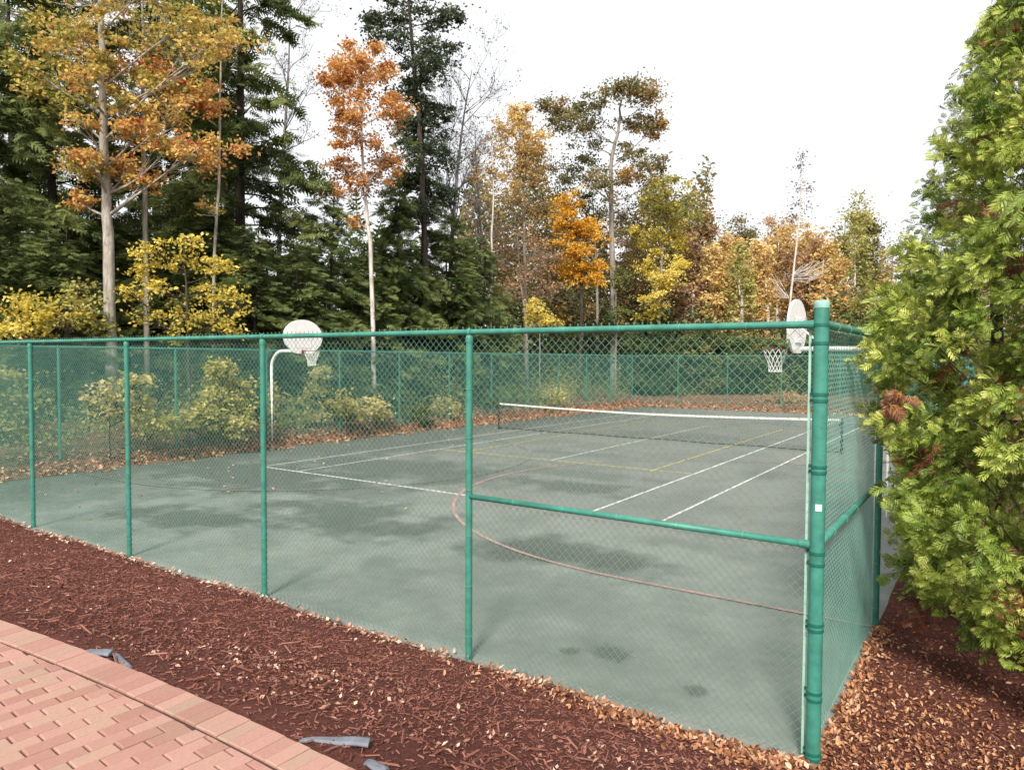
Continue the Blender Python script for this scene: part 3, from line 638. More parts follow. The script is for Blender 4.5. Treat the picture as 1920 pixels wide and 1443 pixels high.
# ------------------------------------------------------------------ edging scraps on the mulch
def scrap(label, pa, pb, w_, tilt, pitch, mat, taper=1.0, grp='scraps of loose grey edging on the mulch'):
    E_ = []
    for q in (pa, pb):
        d = ray(*q); p = CAM+d*((0.93-CAM[2])/d[2])
        for _ in range(6): zz = float(zf_mulch(p[0], p[1])); p = CAM+d*((zz+0.025-CAM[2])/d[2])
        E_.append(p)
    A, B = E_; L_ = float(np.hypot(*(B-A)[:2])); yaw = math.atan2(B[1]-A[1], B[0]-A[0])
    g = Geo(); n = 14; V = []; th = 0.007
    for i in range(n):
        u = i/(n-1); x_ = (u-0.5)*L_; ww = w_*lerp(taper, 1.0, min(1, u*1.6)); cv = 0.012*math.sin(math.pi*u)+0.004*math.sin(9*u)
        V += [(x_, -ww/2, cv), (x_, -ww/4, cv+0.007), (x_, ww/4, cv+0.006), (x_, ww/2, cv-0.004), (x_, ww/2, cv-0.004-th), (x_, -ww/2, cv-th)]
    i = np.arange(n-1)[:, None]*6; j = np.arange(6)[None]; Q = np.stack([i+j, i+6+j, i+6+(j+1) % 6, i+(j+1) % 6], -1).reshape(-1, 4); e = (n-1)*6
    g.add(V, None, np.vstack([Q, [(0, 1, 2, 5)], [(2, 3, 4, 5)], [(e+5, e+2, e+1, e)], [(e+5, e+4, e+3, e+2)]]))
    o = g.obj('edging_strip', mat, None, False, loc=(A+B)/2); o.rotation_euler = (tilt, pitch, yaw)
    return tag(o, label, 'edging strip', grp)
scrap('longest grey edging strip lying on mulch beside the brick border', (562, 1383), (693, 1395), 0.06, 0.25, -0.03, M['edging'], 0.35)
scrap('small grey edging scrap poking out of mulch at the bottom of the picture', (687, 1427), (722, 1446), 0.05, 0.25, 0.0, M['edging'], 0.8)
scrap('flat grey edging scrap, left one of the bent pair by the patio', (160, 1219), (208, 1226), 0.06, 0.35, -0.05, M['edging'], 0.5)
scrap('grey edging scrap pointing down at the brick border, right of the pair', (214, 1222), (243, 1256), 0.04, 0.30, 0.05, M['edging'], 0.8)

# ------------------------------------------------------------------ vegetation
def base_at(px, D):
    d = ray(px, 690); d = d/np.hypot(d[0], d[1])*np.hypot(*ray(px, 690)[:2])
    p = CAM+d*D; p[2] = float(ground_z(p[0], p[1]))-0.05
    return p
def leaves(g, cen, n, rad, size, flat=0.6, tint=0.5, tj=0.1, up=0.35):
    P = cen+rng.normal(0, 1, (n, 3))*np.array([rad, rad, rad*flat])*rng.uniform(0.7, 1.4, 3)
    a = rng.uniform(0, 2*np.pi, n); N_ = unit(rng.normal(0, 1, (n, 3))+np.array([0, 0, up]))
    d = np.stack([np.cos(a), np.sin(a), rng.uniform(-0.7, 0.25, n)], -1); Y = unit(d-N_*(d*N_).sum(-1, keepdims=True)); X = np.cross(Y, N_)
    g.cards(LEAFT, LEAFF, P, X, Y, N_, rng.uniform(0.7, 1.3, n)*size, np.clip(tint+rng.normal(0, tj, n), 0, 1))
def limb(g, a, b, r0, r1, bow=0.1, n=7, k=5):
    a = np.asarray(a, float); b = np.asarray(b, float); L_ = np.linalg.norm(b-a)
    mid = (a+b)/2+rng.normal(0, bow*0.5, 3)*L_+np.array([0, 0, -bow*0.6*L_])
    P = spline([a, mid, b], n); g.tube(P, np.linspace(r0, r1, n), k, False); return P
def tree(name, label, cat, group, D, path, r0, blobs, leaf, mat, bark, tints=(0.2, 0.8), sub=9, dj=1.0, leaf_flat=0.6, tip=0.2, deep=1.0, twig=True, spread=0.30, mul=2.7, tshift=0.0):
    sub = int(sub*1.7)
    # path: trunk in photo pixels at distance D; blobs: (px, py, rx, ry, leaf count[, tint]) in pixels
    b = base_at(path[0][0], D); m_px = D/FPX
    pts = [b]+[at(q[0], q[1], D) for q in path[1:]]
    t = empty(name, b, label, cat, group)
    gt = Geo(); tr = spline(pts, 18); tr[1:-1, :2] += rng.normal(0, r0*0.12, (16, 2)); rad = np.linspace(1, tip, 18)**0.9*r0; rad[0] *= 1.35
    gt.tube(tr, rad, 9, True)
    gl = Geo(); fw = unit(np.array([_F[0], _F[1], 0]))
    for q in blobs:
        px, py, rx, ry, n = q[:5]; c = at(px, py, D)+fw*(rng.uniform(-1, 1)*dj*rx*m_px*0.9 if len(q) < 7 else q[6])
        RX, RY = rx*m_px, ry*m_px
        hd = np.hypot(*(tr[:, :2]-c[:2]).T); want = c[2]-np.maximum(0.7*hd, 0.3); ii = int(np.argmin(np.abs(tr[:, 2]-want)+0.15*hd))
        lp = limb(gt, tr[ii], c, max(rad[ii]*0.36, 0.02), 0.014, 0.08)
        for s in range(sub):
            v = unit(rng.normal(0, 1, 3))*rng.uniform(0.2, 1.0)**0.6*rng.uniform(0.8, 1.3)
            p = c+np.array([v[0]*RX, v[1]*RX*deep, v[2]*RY])
            if twig: limb(gt, lp[rng.integers(3, 7)], p, 0.014, 0.006, 0.08, 4, 3)
            ti = q[5]+tshift+rng.normal(0, 0.14) if len(q) > 5 else rng.uniform(*tints)
            nl = mul*n/sub*min(3.0, rng.lognormal(-0.25, 0.7)); sp_ = spread*(0.5*RX+0.5*RY)*rng.uniform(0.5, 1.3)
            leaves(gl, p, max(3, int(nl*0.85)), sp_*0.75, leaf, leaf_flat, ti, 0.1)
            leaves(gl, p, max(1, int(nl*0.15)), sp_*1.45, leaf*0.9, leaf_flat*0.9, ti, 0.14)
    gt.obj('trunk', bark, t, True, off=b)
    o = gl.obj('crown', mat, t, False, off=b)
    return t

# --- hemlocks: a few real-size models, copied
FRT, FRF = [], []
def _fr(a, b, w):
    a = np.array(a, float); b = np.array(b, float); d = b-a; nn = np.array([-d[1], d[0], 0]); nn = nn/np.linalg.norm(nn)*w
    k = len(FRT); FRT.extend([tuple(a+d*0.35-nn), tuple(b), tuple(a+d*0.35+nn), tuple(a)]); FRF.append((k+3, k, k+1)); FRF.append((k+3, k+1, k+2))
for q in range(4):
    tt = 0.12+0.22*q; L_ = 0.48*(1-0.55*tt)
    for s in (-1, 1): _fr((0, tt, 0), (s*L_*0.75, tt+L_*0.62, -0.05), 0.065)
_fr((0, 0, 0), (0, 1.05, -0.06), 0.055)
def hemlock(name, H, Rm, mat, seed, dens=1.0, low=0.04, shape=0.75, spray=0.55, gapf=0.0):
    r = np.random.default_rng(seed); gt = Geo(); gl = Geo()
    zz = np.linspace(0, H, 14); P = np.stack([0.12*np.sin(zz*0.3+seed), 0.12*np.cos(zz*0.27), zz], -1); gt.tube(P, np.linspace(0.011*H, 0.01, 14), 8)
    z = low*H; Cs, Xs, Ys, Zs, Ss, Ts = [], [], [], [], [], []
    while z < H*0.985:
        f = z/H; L_ = Rm*((1-f)**shape)*r.uniform(0.55, 1.12)+0.15
        if f < 0.12: L_ *= 0.75
        az = r.uniform(0, 2*np.pi); dr = r.uniform(0.0, 0.42); lift = r.uniform(-0.1, 0.5)
        if r.random() >= gapf:
            n = 6; u = np.linspace(0, 1, n); d = np.array([math.cos(az), math.sin(az)])
            B = np.stack([P[0, 0]+d[0]*u*L_, P[0, 1]+d[1]*u*L_, z+L_*(lift*u-(lift+dr)*u*u)], -1); B[:, :2] += r.normal(0, 0.03, (n, 2))*L_*u[:, None]
            gt.tube(B, np.linspace(0.012*L_+0.006, 0.005, n), 3, False)
            m = max(5, int(L_/0.075*dens*1.5)); us = r.uniform(0.10, 1.05, m)**0.75; ti = r.uniform(0.15, 0.8)
            c = np.stack([np.interp(us, u, B[:, e]) for e in range(3)], -1)+r.normal(0, 0.11, (m, 3))
            an = az+r.choice([-1, 1], m)*r.uniform(0.2, 1.15, m)*(1.05-0.5*us)
            Y = unit(np.stack([np.cos(an), np.sin(an), r.uniform(-0.65, 0.05, m)], -1))
            N_ = np.stack([r.normal(0, 0.9, m), r.normal(0, 0.9, m), np.ones(m)], -1); N_ = unit(N_-Y*(N_*Y).sum(-1, keepdims=True))
            Cs.append(c); Ys.append(Y); Zs.append(N_); Xs.append(np.cross(Y, N_)); Ss.append(spray*r.uniform(0.6, 1.25, m)*(0.65+0.35*min(1, L_/2))); Ts.append(np.clip(ti+0.25*(us-0.6)+r.normal(0, 0.1, m), 0, 1))
        z += r.uniform(0.05, 0.17)/dens
    gl.cards(FRT, FRF, np.vstack(Cs), np.vstack(Xs), np.vstack(Ys), np.vstack(Zs), np.concatenate(Ss), np.concatenate(Ts))
    return gt.mesh('trunk', M['bark_dark'], True), gl.mesh('crown', mat)
HM = [hemlock('hemlock', 20, 4.2, M['hemlock'], 11, 1.0), hemlock('hemlock', 20, 3.6, M['hemlock'], 23, 0.95, low=0.03, shape=0.65),
      hemlock('hemlock', 9, 2.7, M['hemlock'], 5, 1.5, low=0.02, shape=0.8, spray=0.42), hemlock('pine', 20, 3.0, M['pine'], 31, 0.7, low=0.30, shape=0.45, spray=0.50, gapf=0.22)]
def conifer(kind, label, px, D, top_py=None, h=None, rs=1.0, rot=None, name='hemlock_tree', cat='tree', group='dark evergreens behind the court'):
    b = base_at(px, D); H0 = (20, 20, 9, 20)[kind]
    if h is None: h = at(px, top_py, D)[2]-b[2]
    s = h/H0; w_ = rs*(0.5*s+0.5); lim_ = LEFT-0.4-0.9*(4.2, 3.6, 2.7, 3.0)[kind]*w_*(0.8 if kind < 2 else 1.0)
    while b[0] > lim_ and b[1] > 0 and px < 1000:
        D += 0.5; b = base_at(px, D)
        if top_py is not None: h = at(px, top_py, D)[2]-b[2]; s = h/H0
    t = empty(name, b, label, cat, group)
    t.rotation_euler = (0, 0, rng.uniform(0, 6.28) if rot is None else rot)
    for nm, me in zip(('trunk', 'crown'), HM[kind]):
        o = link(nm, me, t); o.scale = (w_, w_, s)
    return t
conifer(0, 'tallest dark hemlock cut off by the left edge of the picture', -30, 24.5, h=24, rs=1.0)
conifer(1, 'dark hemlock standing directly left of the pale maple trunk', 105, 30, h=24, rs=1.05)
conifer(0, 'dark hemlock behind the orange maple crown', 300, 34, h=25, rs=1.1)
conifer(1, 'tall green hemlock right of the maple with sloping right edge', 455, 30, h=25, rs=1.12)
conifer(0, 'shadowy hemlock deep in the woods between two pale trunks', 400, 40, h=24, rs=1.1)
conifer(1, 'far hemlock seen through the gap by the left edge', 30, 40, h=26, rs=1.1)
conifer(1, 'hemlock filling the woods behind the orange birch', 790, 36, top_py=110, rs=0.85)
conifer(2, 'young hemlock just left of the birch trunk', 620, 28, top_py=345, rs=1.2)
conifer(2, 'young hemlock just right of the birch trunk', 745, 30, top_py=330, rs=1.15)
conifer(2, 'bushy young hemlock below the bare grey tree', 840, 33, top_py=400, rs=1.2)
conifer(2, 'low hemlock behind the white fan backboard', 560, 26, top_py=450, rs=1.15)
conifer(2, 'low hemlock right of the fan backboard above the fence', 680, 29, top_py=470, rs=1.25)
conifer(2, 'low hemlock behind the third fence post from the corner', 480, 25.5, top_py=420, rs=1.1)
conifer(2, 'low hemlock under the maple, left of its trunk', 120, 23, top_py=430, rs=1.1)
conifer(2, 'low hemlock at the left edge above the yellow shrubs', 10, 22.5, top_py=330, rs=1.2)
conifer(2, 'low hemlock behind the yellow leaved small tree', 290, 27, top_py=430, rs=1.2)
conifer(2, 'low hemlock left of the thin white trunk by the tan thicket', 905, 37, top_py=440, rs=1.1)
conifer(2, 'dark low hemlock in the gap under the orange maple branches', 395, 28, top_py=380, rs=1.2)
conifer(2, 'shaded low hemlock behind the pale maple trunk', 205, 29, top_py=380, rs=1.2)

# --- the depth of the wood, too far in to tell trees apart
def wood(name, label, mat, n, pxr, Dr, zmax, size, tv, tf, tr_, dens):
    g = Geo(); px = rng.uniform(*pxr, n); D = rng.uniform(*Dr, n); f = rng.random(n)
    top = zmax*(0.72+0.16*np.sin(px*0.021)+0.12*np.sin(px*0.057+1.3)); h = top*f**dens
    d = np.stack([ray(q, 690) for q in px]); P = CAM+d*D[:, None]; P[:, 2] = ground_z(P[:, 0], P[:, 1])+h
    X, Y, Z = frames(n, 0.8); cl = 0.5+0.25*np.sin(px*0.045+D)+0.2*np.sin(px*0.11+h)
    g.cards(tv, tf, P, X, Y, Z, rng.uniform(0.6, 1.3, n)*size, np.clip(lerp(tr_[0], tr_[1], cl)+rng.normal(0, .08, n), 0, 1))
    tag(g.obj(name, mat), label, 'wood', kind='stuff')
wood('evergreen_wood', 'dense dark evergreen wood seen between the trunks on the left', M['hemlock'], 6500, (-150, 900), (42, 60), 11, 1.3, FRT, FRF, (.1, .5), 1.2)
wood('autumn_wood', 'dense tan autumn wood closing the view beyond the far fence', M['tan'], 48000, (860, 2500), (64, 92), 14.0, 0.50, LEAFT, LEAFF, (.1, .7), 1.0)
wood('green_undergrowth', 'green undergrowth low in the wood behind the court', M['greenleaf'], 34000, (860, 2400), (48.5, 62), 7.0, 0.36, LEAFT, LEAFF, (.1, .6), 1.1)
wood('olive_wood', 'olive and brown wood between the evergreens and the golden maple', M['olive'], 30000, (850, 1330), (54, 68), 19.5, 0.42, LEAFT, LEAFF, (.1, .8), 0.9)
# --- maple with the pale trunk
tree('maple_tree', 'big maple with pale grey trunk and orange yellow leaves', 'tree', None, 23.5,
     [(207, 700), (205, 500), (200, 380), (196, 240), (192, 100), (188, -40), (186, -160)], 0.195,
     [(95, 60, 60, 40, 520, .45), (150, 110, 70, 45, 520, .3), (75, 130, 40, 45, 300, .3), (120, 190, 55, 30, 420, .15), (200, 130, 50, 40, 330, .85),
      (240, 60, 70, 45, 460, .35), (330, 50, 70, 40, 420, .4), (410, 60, 45, 40, 330, .5), (250, 170, 60, 40, 430, .4), (290, 150, 55, 45, 430, .62),
      (370, 160, 45, 45, 430, .8), (330, 200, 60, 35, 380, .55), (250, 230, 50, 40, 300, .6), (280, 260, 45, 28, 330, .72), (380, 280, 60, 26, 560, .72),
      (330, 278, 40, 24, 320, .5), (160, 310, 50, 22, 380, .45), (230, 320, 50, 28, 420, .7), (150, 375, 28, 18, 200, .75), (265, 345, 28, 24, 220, .8),
      (200, 20, 60, 45, 300, .4), (300, -10, 90, 50, 420, .45), (120, -20, 80, 50, 420, .4), (110, 150, 50, 30, 260, .1), (220, -80, 120, 60, 500, .5), (395, 110, 40, 40, 260, .5), (190, 90, 40, 26, 200, .5, -1.3), (205, 175, 40, 24, 220, .6, -1.4), (190, 250, 36, 22, 200, .55, -1.2), (210, 310, 34, 20, 180, .7, -1.1)],
     0.15, M['maple'], M['bark_pale'], sub=8, tip=0.25, mul=1.7, tshift=-0.08)
tree('pine_tree', 'tall loose pine rising out of the picture behind the orange birch', 'tree', None, 34, [(800, 720), (795, 420), (785, 220), (770, 60), (762, -60)], 0.17,
     [(700, 30, 36, 20, 260, .5), (750, 15, 55, 26, 420, .5), (815, 35, 45, 22, 330, .5), (850, 22, 20, 10, 90, .5), (725, 80, 40, 22, 330, .45), (790, 85, 55, 24, 420, .5), (845, 92, 26, 12, 130, .5),
      (810, 140, 50, 24, 380, .4), (760, 170, 46, 26, 360, .35), (820, 200, 40, 22, 300, .4), (780, 240, 50, 28, 420, .35), (815, 290, 45, 28, 380, .3), (765, 320, 50, 28, 420, .3), (825, 360, 40, 26, 330, .3), (760, -30, 80, 30, 460, .5), (785, 400, 50, 30, 400, .3)],
     0.17, M['pine'], M['bark_dark'], sub=9, mul=2.4)
# --- slim pale trunks among the hemlocks
tree('slender_tree', 'slender pale trunked tree forking beside the maple crown', 'tree', 'slim trees in the woods', 25, [(275, 700), (272, 400), (268, 200), (268, 60), (262, -60)], 0.10,
     [(230, 10, 40, 30, 60, .5), (300, 15, 40, 30, 60, .5), (265, -40, 50, 30, 80, .5)], 0.14, M['maple'], M['bark_pale'], sub=5)
tree('slender_tree', 'slender pale trunk rising right of the maple crown', 'tree', 'slim trees in the woods', 26, [(398, 700), (402, 480), (410, 350), (413, 180), (415, 60), (418, -80)], 0.065,
     [(400, 400, 30, 20, 50, .5), (430, 60, 30, 20, 60, .6), (415, -40, 40, 30, 80, .6)], 0.13, M['maple'], M['bark_pale'], sub=5)
tree('birch_tree', 'orange leaved birch with a thin white trunk', 'tree', None, 29, [(703, 720), (697, 520), (688, 400), (680, 300), (676, 180), (668, 90)], 0.10,
     [(655, 110, 45, 35, 520, .7), (700, 135, 50, 40, 560, .65), (640, 165, 40, 40, 430, .5), (735, 195, 36, 32, 420, .72), (690, 205, 45, 40, 460, .6), (640, 225, 35, 30, 330, .55),
      (670, 265, 45, 30, 360, .4), (715, 290, 40, 28, 320, .3), (650, 310, 40, 28, 250, .3), (700, 340, 45, 26, 260, .25), (640, 355, 35, 22, 120, .35), (670, 420, 20, 14, 70, .6)],
     0.135, M['orange'], M['bark_birch'], sub=8)
# --- bare grey tree
def bare(name, label, D, path, r0, nl, mat, px_w, top, seed, group=None, leafn=0, lmat=None):
    r = np.random.default_rng(seed); b = base_at(path[0][0], D); pts = [b]+[at(*q, D) for q in path[1:]]
    t = empty(name, b, label, 'tree', group); gt = Geo(); gl = Geo(); tr = spline(pts, 20); rad = np.linspace(r0, 0.015, 20); gt.tube(tr, rad, 7, True)
    W_ = px_w*D/FPX
    def grow(a, d, L_, rr, lev):
        n = 5; P = [a]; v = d.copy()
        for q in range(n-1):
            v = v+r.normal(0, 0.16, 3)+np.array([0, 0, 0.10]); v /= np.linalg.norm(v); P.append(P[-1]+v*L_/(n-1))
        gt.tube(P, np.linspace(rr, rr*0.45, n), 4 if lev < 2 else 3, False)
        if lev < 3:
            for q in range((5, 5, 4)[lev]):
                k = r.integers(1, n); nd = v+r.normal(0, 0.55, 3); nd /= np.linalg.norm(nd); grow(np.array(P[k]), nd, L_*r.uniform(0.4, 0.65), rr*0.5, lev+1)
        elif leafn and r.random() < leafn: leaves(gl, np.array(P[-1]), 3, 0.12, 0.11, 0.7, r.uniform(0.2, 0.8))
    for q in range(nl):
        k = int(r.uniform(0.35, 1.0)*19); az = r.uniform(0, 6.28); d = np.array([math.cos(az), math.sin(az), r.uniform(0.5, 1.2)]); grow(tr[k], d/np.linalg.norm(d), W_*r.uniform(0.5, 1.0), max(rad[k]*0.5, 0.02), 0)
    gt.obj('trunk', mat, t, True, off=b)
    if leafn: gl.obj('crown', lmat, t, False, off=b)
    return t
bare('bare_tree', 'bare grey tree with fine upswept branches against the white sky', 37, [(838, 720), (845, 500), (855, 350), (868, 230), (885, 130)], 0.16, 20, M['twig_grey'], 105, 100, 3, leafn=0.25, lmat=M['greyleaf'])
bare('bare_tree', 'leafless grey tree top behind the sloping hemlock edge', 38, [(520, 720), (525, 400), (540, 150), (545, -20)], 0.14, 14, M['twig_grey'], 95, 0, 9, leafn=0.3, lmat=M['greyleaf'])
bare('bare_tree', 'second bare grey tree just right of the first, half hidden by tan leaves', 40, [(905, 720), (905, 500), (895, 350), (890, 240)], 0.12, 12, M['twig_grey'], 80, 0, 14, leafn=0.2, lmat=M['greyleaf'])
tree('slender_tree', 'thin white trunk standing at the edge of the tan thicket', 'tree', 'slim trees in the woods', 38, [(918, 720), (921, 560), (922, 440), (925, 370), (920, 250)], 0.085,
     [(925, 270, 35, 40, 160, .4), (940, 340, 35, 35, 130, .4), (905, 320, 30, 30, 90, .4)], 0.15, M['tan'], M['bark_birch'], sub=6)
# --- mixed autumn trees at the far end
tree('oak_tree', 'tall open crowned oak with olive and rust leaf clumps', 'tree', None, 49, [(1150, 720), (1150, 540), (1147, 420), (1146, 310), (1160, 240), (1165, 190)], 0.24,
     [(1055, 200, 34, 26, 300, .5), (1100, 205, 30, 22, 200, .3), (1165, 175, 40, 24, 330, .45), (1215, 190, 38, 26, 330, .7), (1225, 235, 28, 20, 240, .8), (1200, 225, 30, 20, 180, .4), (1120, 240, 36, 24, 240, .25),
      (1070, 245, 38, 28, 240, .3), (1190, 275, 30, 18, 130, .4), (1215, 300, 30, 20, 150, .4), (1240, 310, 16, 10, 60, .3), (1185, 325, 36, 18, 260, .75), (1110, 300, 40, 28, 240, .2), (1060, 310, 40, 30, 240, .15), (1130, 355, 40, 24, 220, .4), (1140, 170, 22, 14, 90, .5)],
     0.20, M['olive'], M['bark_grey'], sub=8, mul=3.6, spread=0.36)
tree('aspen_tree', 'amber topped tree standing left of the tall oak', 'tree', None, 47, [(985, 720), (985, 540), (982, 400), (980, 280), (980, 200)], 0.14,
     [(980, 220, 28, 24, 320, .8), (975, 255, 36, 28, 400, .75), (1000, 265, 24, 24, 240, .65), (985, 300, 36, 26, 300, .45), (960, 330, 34, 30, 220, .3), (1010, 335, 36, 30, 300, .25), (1000, 385, 40, 30, 260, .2), (955, 390, 36, 30, 200, .2), (940, 260, 20, 30, 130, .4)],
     0.19, M['tan'], M['bark_grey'], sub=8)
tree('maple_tree', 'bright golden orange maple behind the far left court corner', 'tree', None, 44, [(1085, 720), (1090, 600), (1088, 500), (1080, 440), (1070, 380)], 0.13,
     [(1065, 385, 30, 22, 420, .5), (1060, 430, 34, 26, 480, .5), (1105, 430, 32, 26, 480, .55), (1075, 470, 30, 22, 360, .5), (1085, 505, 40, 22, 480, .45), (1105, 525, 26, 14, 240, .5), (1070, 515, 26, 14, 220, .45), (1125, 445, 16, 14, 130, .6)],
     0.18, M['gold'], M['bark_dark'], sub=8)
tree('poplar_tree', 'yellow tree with an olive top right of the oak', 'tree', None, 50, [(1238, 720), (1235, 600), (1240, 500), (1246, 420), (1250, 360)], 0.14,
     [(1250, 365, 40, 24, 340, .2), (1215, 385, 30, 26, 280, .2), (1280, 395, 30, 26, 280, .2), (1250, 410, 46, 28, 420, .35), (1215, 440, 30, 26, 300, .45), (1270, 450, 30, 26, 340, .55), (1230, 490, 36, 26, 400, .75), (1265, 495, 26, 26, 340, .8), (1240, 530, 36, 22, 400, .85), (1235, 565, 34, 20, 360, .8), (1225, 590, 22, 14, 160, .8)],
     0.20, M['yellow'], M['bark_grey'], sub=8)
tree('thicket_tree', 'russet brown tangled tree left of the golden maple', 'tree', None, 43, [(990, 720), (985, 600), (975, 520), (970, 440)], 0.11,
     [(970, 440, 50, 30, 260, .5), (1010, 460, 40, 30, 220, .5), (950, 490, 36, 30, 200, .4), (1000, 510, 50, 26, 220, .5), (1030, 480, 30, 26, 130, .5), (960, 550, 40, 26, 180, .4), (1020, 550, 40, 24, 180, .3)],
     0.16, M['russet'], M['bark_grey'], sub=10)
tree('thicket_tree', 'dull olive tree filling the gap behind the golden maple', 'tree', None, 53, [(1120, 720), (1120, 560), (1115, 430), (1110, 360)], 0.13,
     [(1080, 350, 46, 30, 320, .2), (1130, 400, 50, 32, 340, .25), (1160, 440, 40, 34, 260, .3), (1030, 400, 40, 34, 280, .2), (1170, 500, 40, 34, 220, .4), (1060, 560, 50, 30, 240, .2), (1140, 560, 50, 30, 260, .15), (1180, 380, 36, 28, 220, .4)],
     0.20, M['olive'], M['bark_grey'], sub=9)
tree('shrub', 'small lime yellow shrub above the fence rail left of the golden maple', 'shrub', 'shrubs behind the court', 40, [(1012, 720), (1012, 620), (1010, 590)], 0.04,
     [(1010, 575, 22, 20, 320, .8), (1022, 600, 22, 14, 200, .7), (1000, 600, 16, 14, 150, .7), (1045, 605, 14, 10, 80, .6)], 0.13, M['yellow'], M['bark_grey'], sub=7)
tree('shrub', 'fresh green shrub below the golden maple crown', 'shrub', 'shrubs behind the court', 48, [(1155, 720), (1155, 600), (1155, 540)], 0.06,
     [(1155, 520, 28, 16, 240, .75), (1150, 590, 34, 22, 220, .5), (1170, 630, 34, 24, 220, .4)], 0.17, M['greenleaf'], M['bark_grey'], sub=7)
# --- distant wood right: individual trees
def far_tree(label, px, D, top, wpx, mat, ti, bark='bark_grey', n=2300, name='autumn_tree'):
    h = 672-top; bl = []
    k = 11
    for q in range(k):
        f = q/(k-1); y = top+h*(0.08+0.80*f); s = math.sin(math.pi*min(1, 0.25+0.75*(1-abs(f-0.55)*1.1)))
        bl.append((px+rng.uniform(-0.55, 0.55)*wpx*(0.35+0.65*math.sin(math.pi*(0.12+0.75*f))), y, wpx*0.36, h*0.10, n//k, ti+rng.uniform(-.18, .18)))
    return tree(name, label, 'tree', 'distant autumn trees beyond the far fence', D, [(px, 720), (px+rng.uniform(-8, 8), 560), (px+rng.uniform(-8, 8), lerp(top, 672, .45)), (px, top+h*0.1)], 0.15, bl, 0.25, mat, M[bark], sub=7, spread=0.45)
far_tree('grey brown distant tree right of the yellow olive topped tree', 1320, 58, 405, 60, M['russet'], .35)
far_tree('amber distant tree behind the middle of the near top rail', 1365, 62, 440, 62, M['tan'], .7)
far_tree('grey green distant tree top in the far wood', 1395, 74, 402, 70, M['olive'], .25)
far_tree('orange brown rounded distant tree left of the white sapling', 1440, 70, 398, 72, M['russet'], .9)
far_tree('golden distant tree in front of the orange brown rounded one', 1415, 58, 450, 56, M['tan'], .85)
far_tree('tan distant tree directly behind the white sapling', 1478, 64, 425, 58, M['tan'], .55)
far_tree('amber distant tree right of the white sapling', 1530, 60, 425, 60, M['tan'], .65)
far_tree('tallest yellow green distant tree near the corner post top', 1585, 62, 378, 58, M['limeleaf'], .45)
far_tree('olive green distant tree between yellow green tree and cedar', 1625, 66, 415, 60, M['olive'], .2)
far_tree('pale green distant tree partly behind the cedar', 1675, 70, 440, 66, M['limeleaf'], .25)
far_tree('rust distant tree low behind the hoop', 1500, 54, 470, 56, M['russet'], .6)
far_tree('yellow tan distant tree above the top rail centre', 1345, 53, 480, 50, M['tan'], .8)
far_tree('dull distant tree behind the yellow tree', 1275, 66, 370, 70, M['olive'], .45)
far_tree('faint brown distant tree behind the oak', 1190, 68, 400, 80, M['russet'], .4)
far_tree('faint olive distant tree behind the amber topped tree', 1040, 66, 360, 80, M['olive'], .3)
far_tree('orange distant tree low beside the corner post', 1560, 55, 480, 56, M['tan'], .75)
for (px, D, top, wp, mt, ti, lab) in ((1335, 52, 455, 30, 'tan', .8, 'slim yellow tree with pale stem right of the olive topped yellow tree'), (1362, 54, 430, 28, 'tan', .6, 'slim amber tree with pale stem above the top rail'),
        (1388, 51, 455, 30, 'limeleaf', .6, 'slim lime tree with pale stem in front of the far wood'), (1412, 53, 440, 28, 'tan', .9, 'slim pale gold tree left of the hoop net'), (1436, 52, 452, 28, 'tan', .75, 'slim amber tree above the hoop rim'),
        (1460, 55, 425, 30, 'tan', .4, 'slim brown tree just left of the white sapling'), (1520, 53, 440, 30, 'russet', .85, 'slim rusty tree just right of the white sapling'), (1545, 52, 455, 30, 'tan', .8, 'slim gold tree above the corner post'),
        (1605, 54, 420, 34, 'limeleaf', .35, 'slim green tree just left of the cedar'), (1300, 53, 430, 34, 'russet', .5, 'slim brown tree touching the yellow tree on its right')):
    far_tree(lab, px, D, top, wp, M[mt], ti, 'bark_birch', 1100, 'slender_tree')
# --- white sapling
bs = tree('birch_sapling', 'tall white birch sapling with a few grey leaves at its top', 'tree', None, 50, [(1470, 720), (1482, 560), (1492, 470), (1500, 390), (1503, 290)], 0.10,
     [(1503, 290, 12, 14, 50, .3), (1497, 310, 14, 10, 40, .3), (1508, 345, 16, 14, 45, .4), (1490, 380, 16, 16, 50, .3), (1515, 385, 16, 14, 40, .4), (1520, 350, 8, 16, 20, .3), (1500, 405, 20, 10, 40, .3)],
     0.16, M['greyleaf'], M['bark_birch'], sub=6, mul=1.2, spread=0.5)
b = np.array(bs.location); gt = Geo()
for q in range(26):
    a = at(1486, 520+rng.uniform(-6, 6), 50); p = at(1486+rng.uniform(12, 80), 505+rng.uniform(-18, 16), 50+rng.uniform(-1.5, 1.5)); limb(gt, a, p, 0.03, 0.012, 0.10, 6, 4)
for q in range(14):
    a = at(1480, 560, 50); p = at(1480-rng.uniform(6, 40), 540+rng.uniform(-30, 16), 50+rng.uniform(-1.5, 1.5)); limb(gt, a, p, 0.025, 0.012, 0.10, 6, 4)
gt.obj('bare_branches', M['bark_birch'], bs, True, off=b)
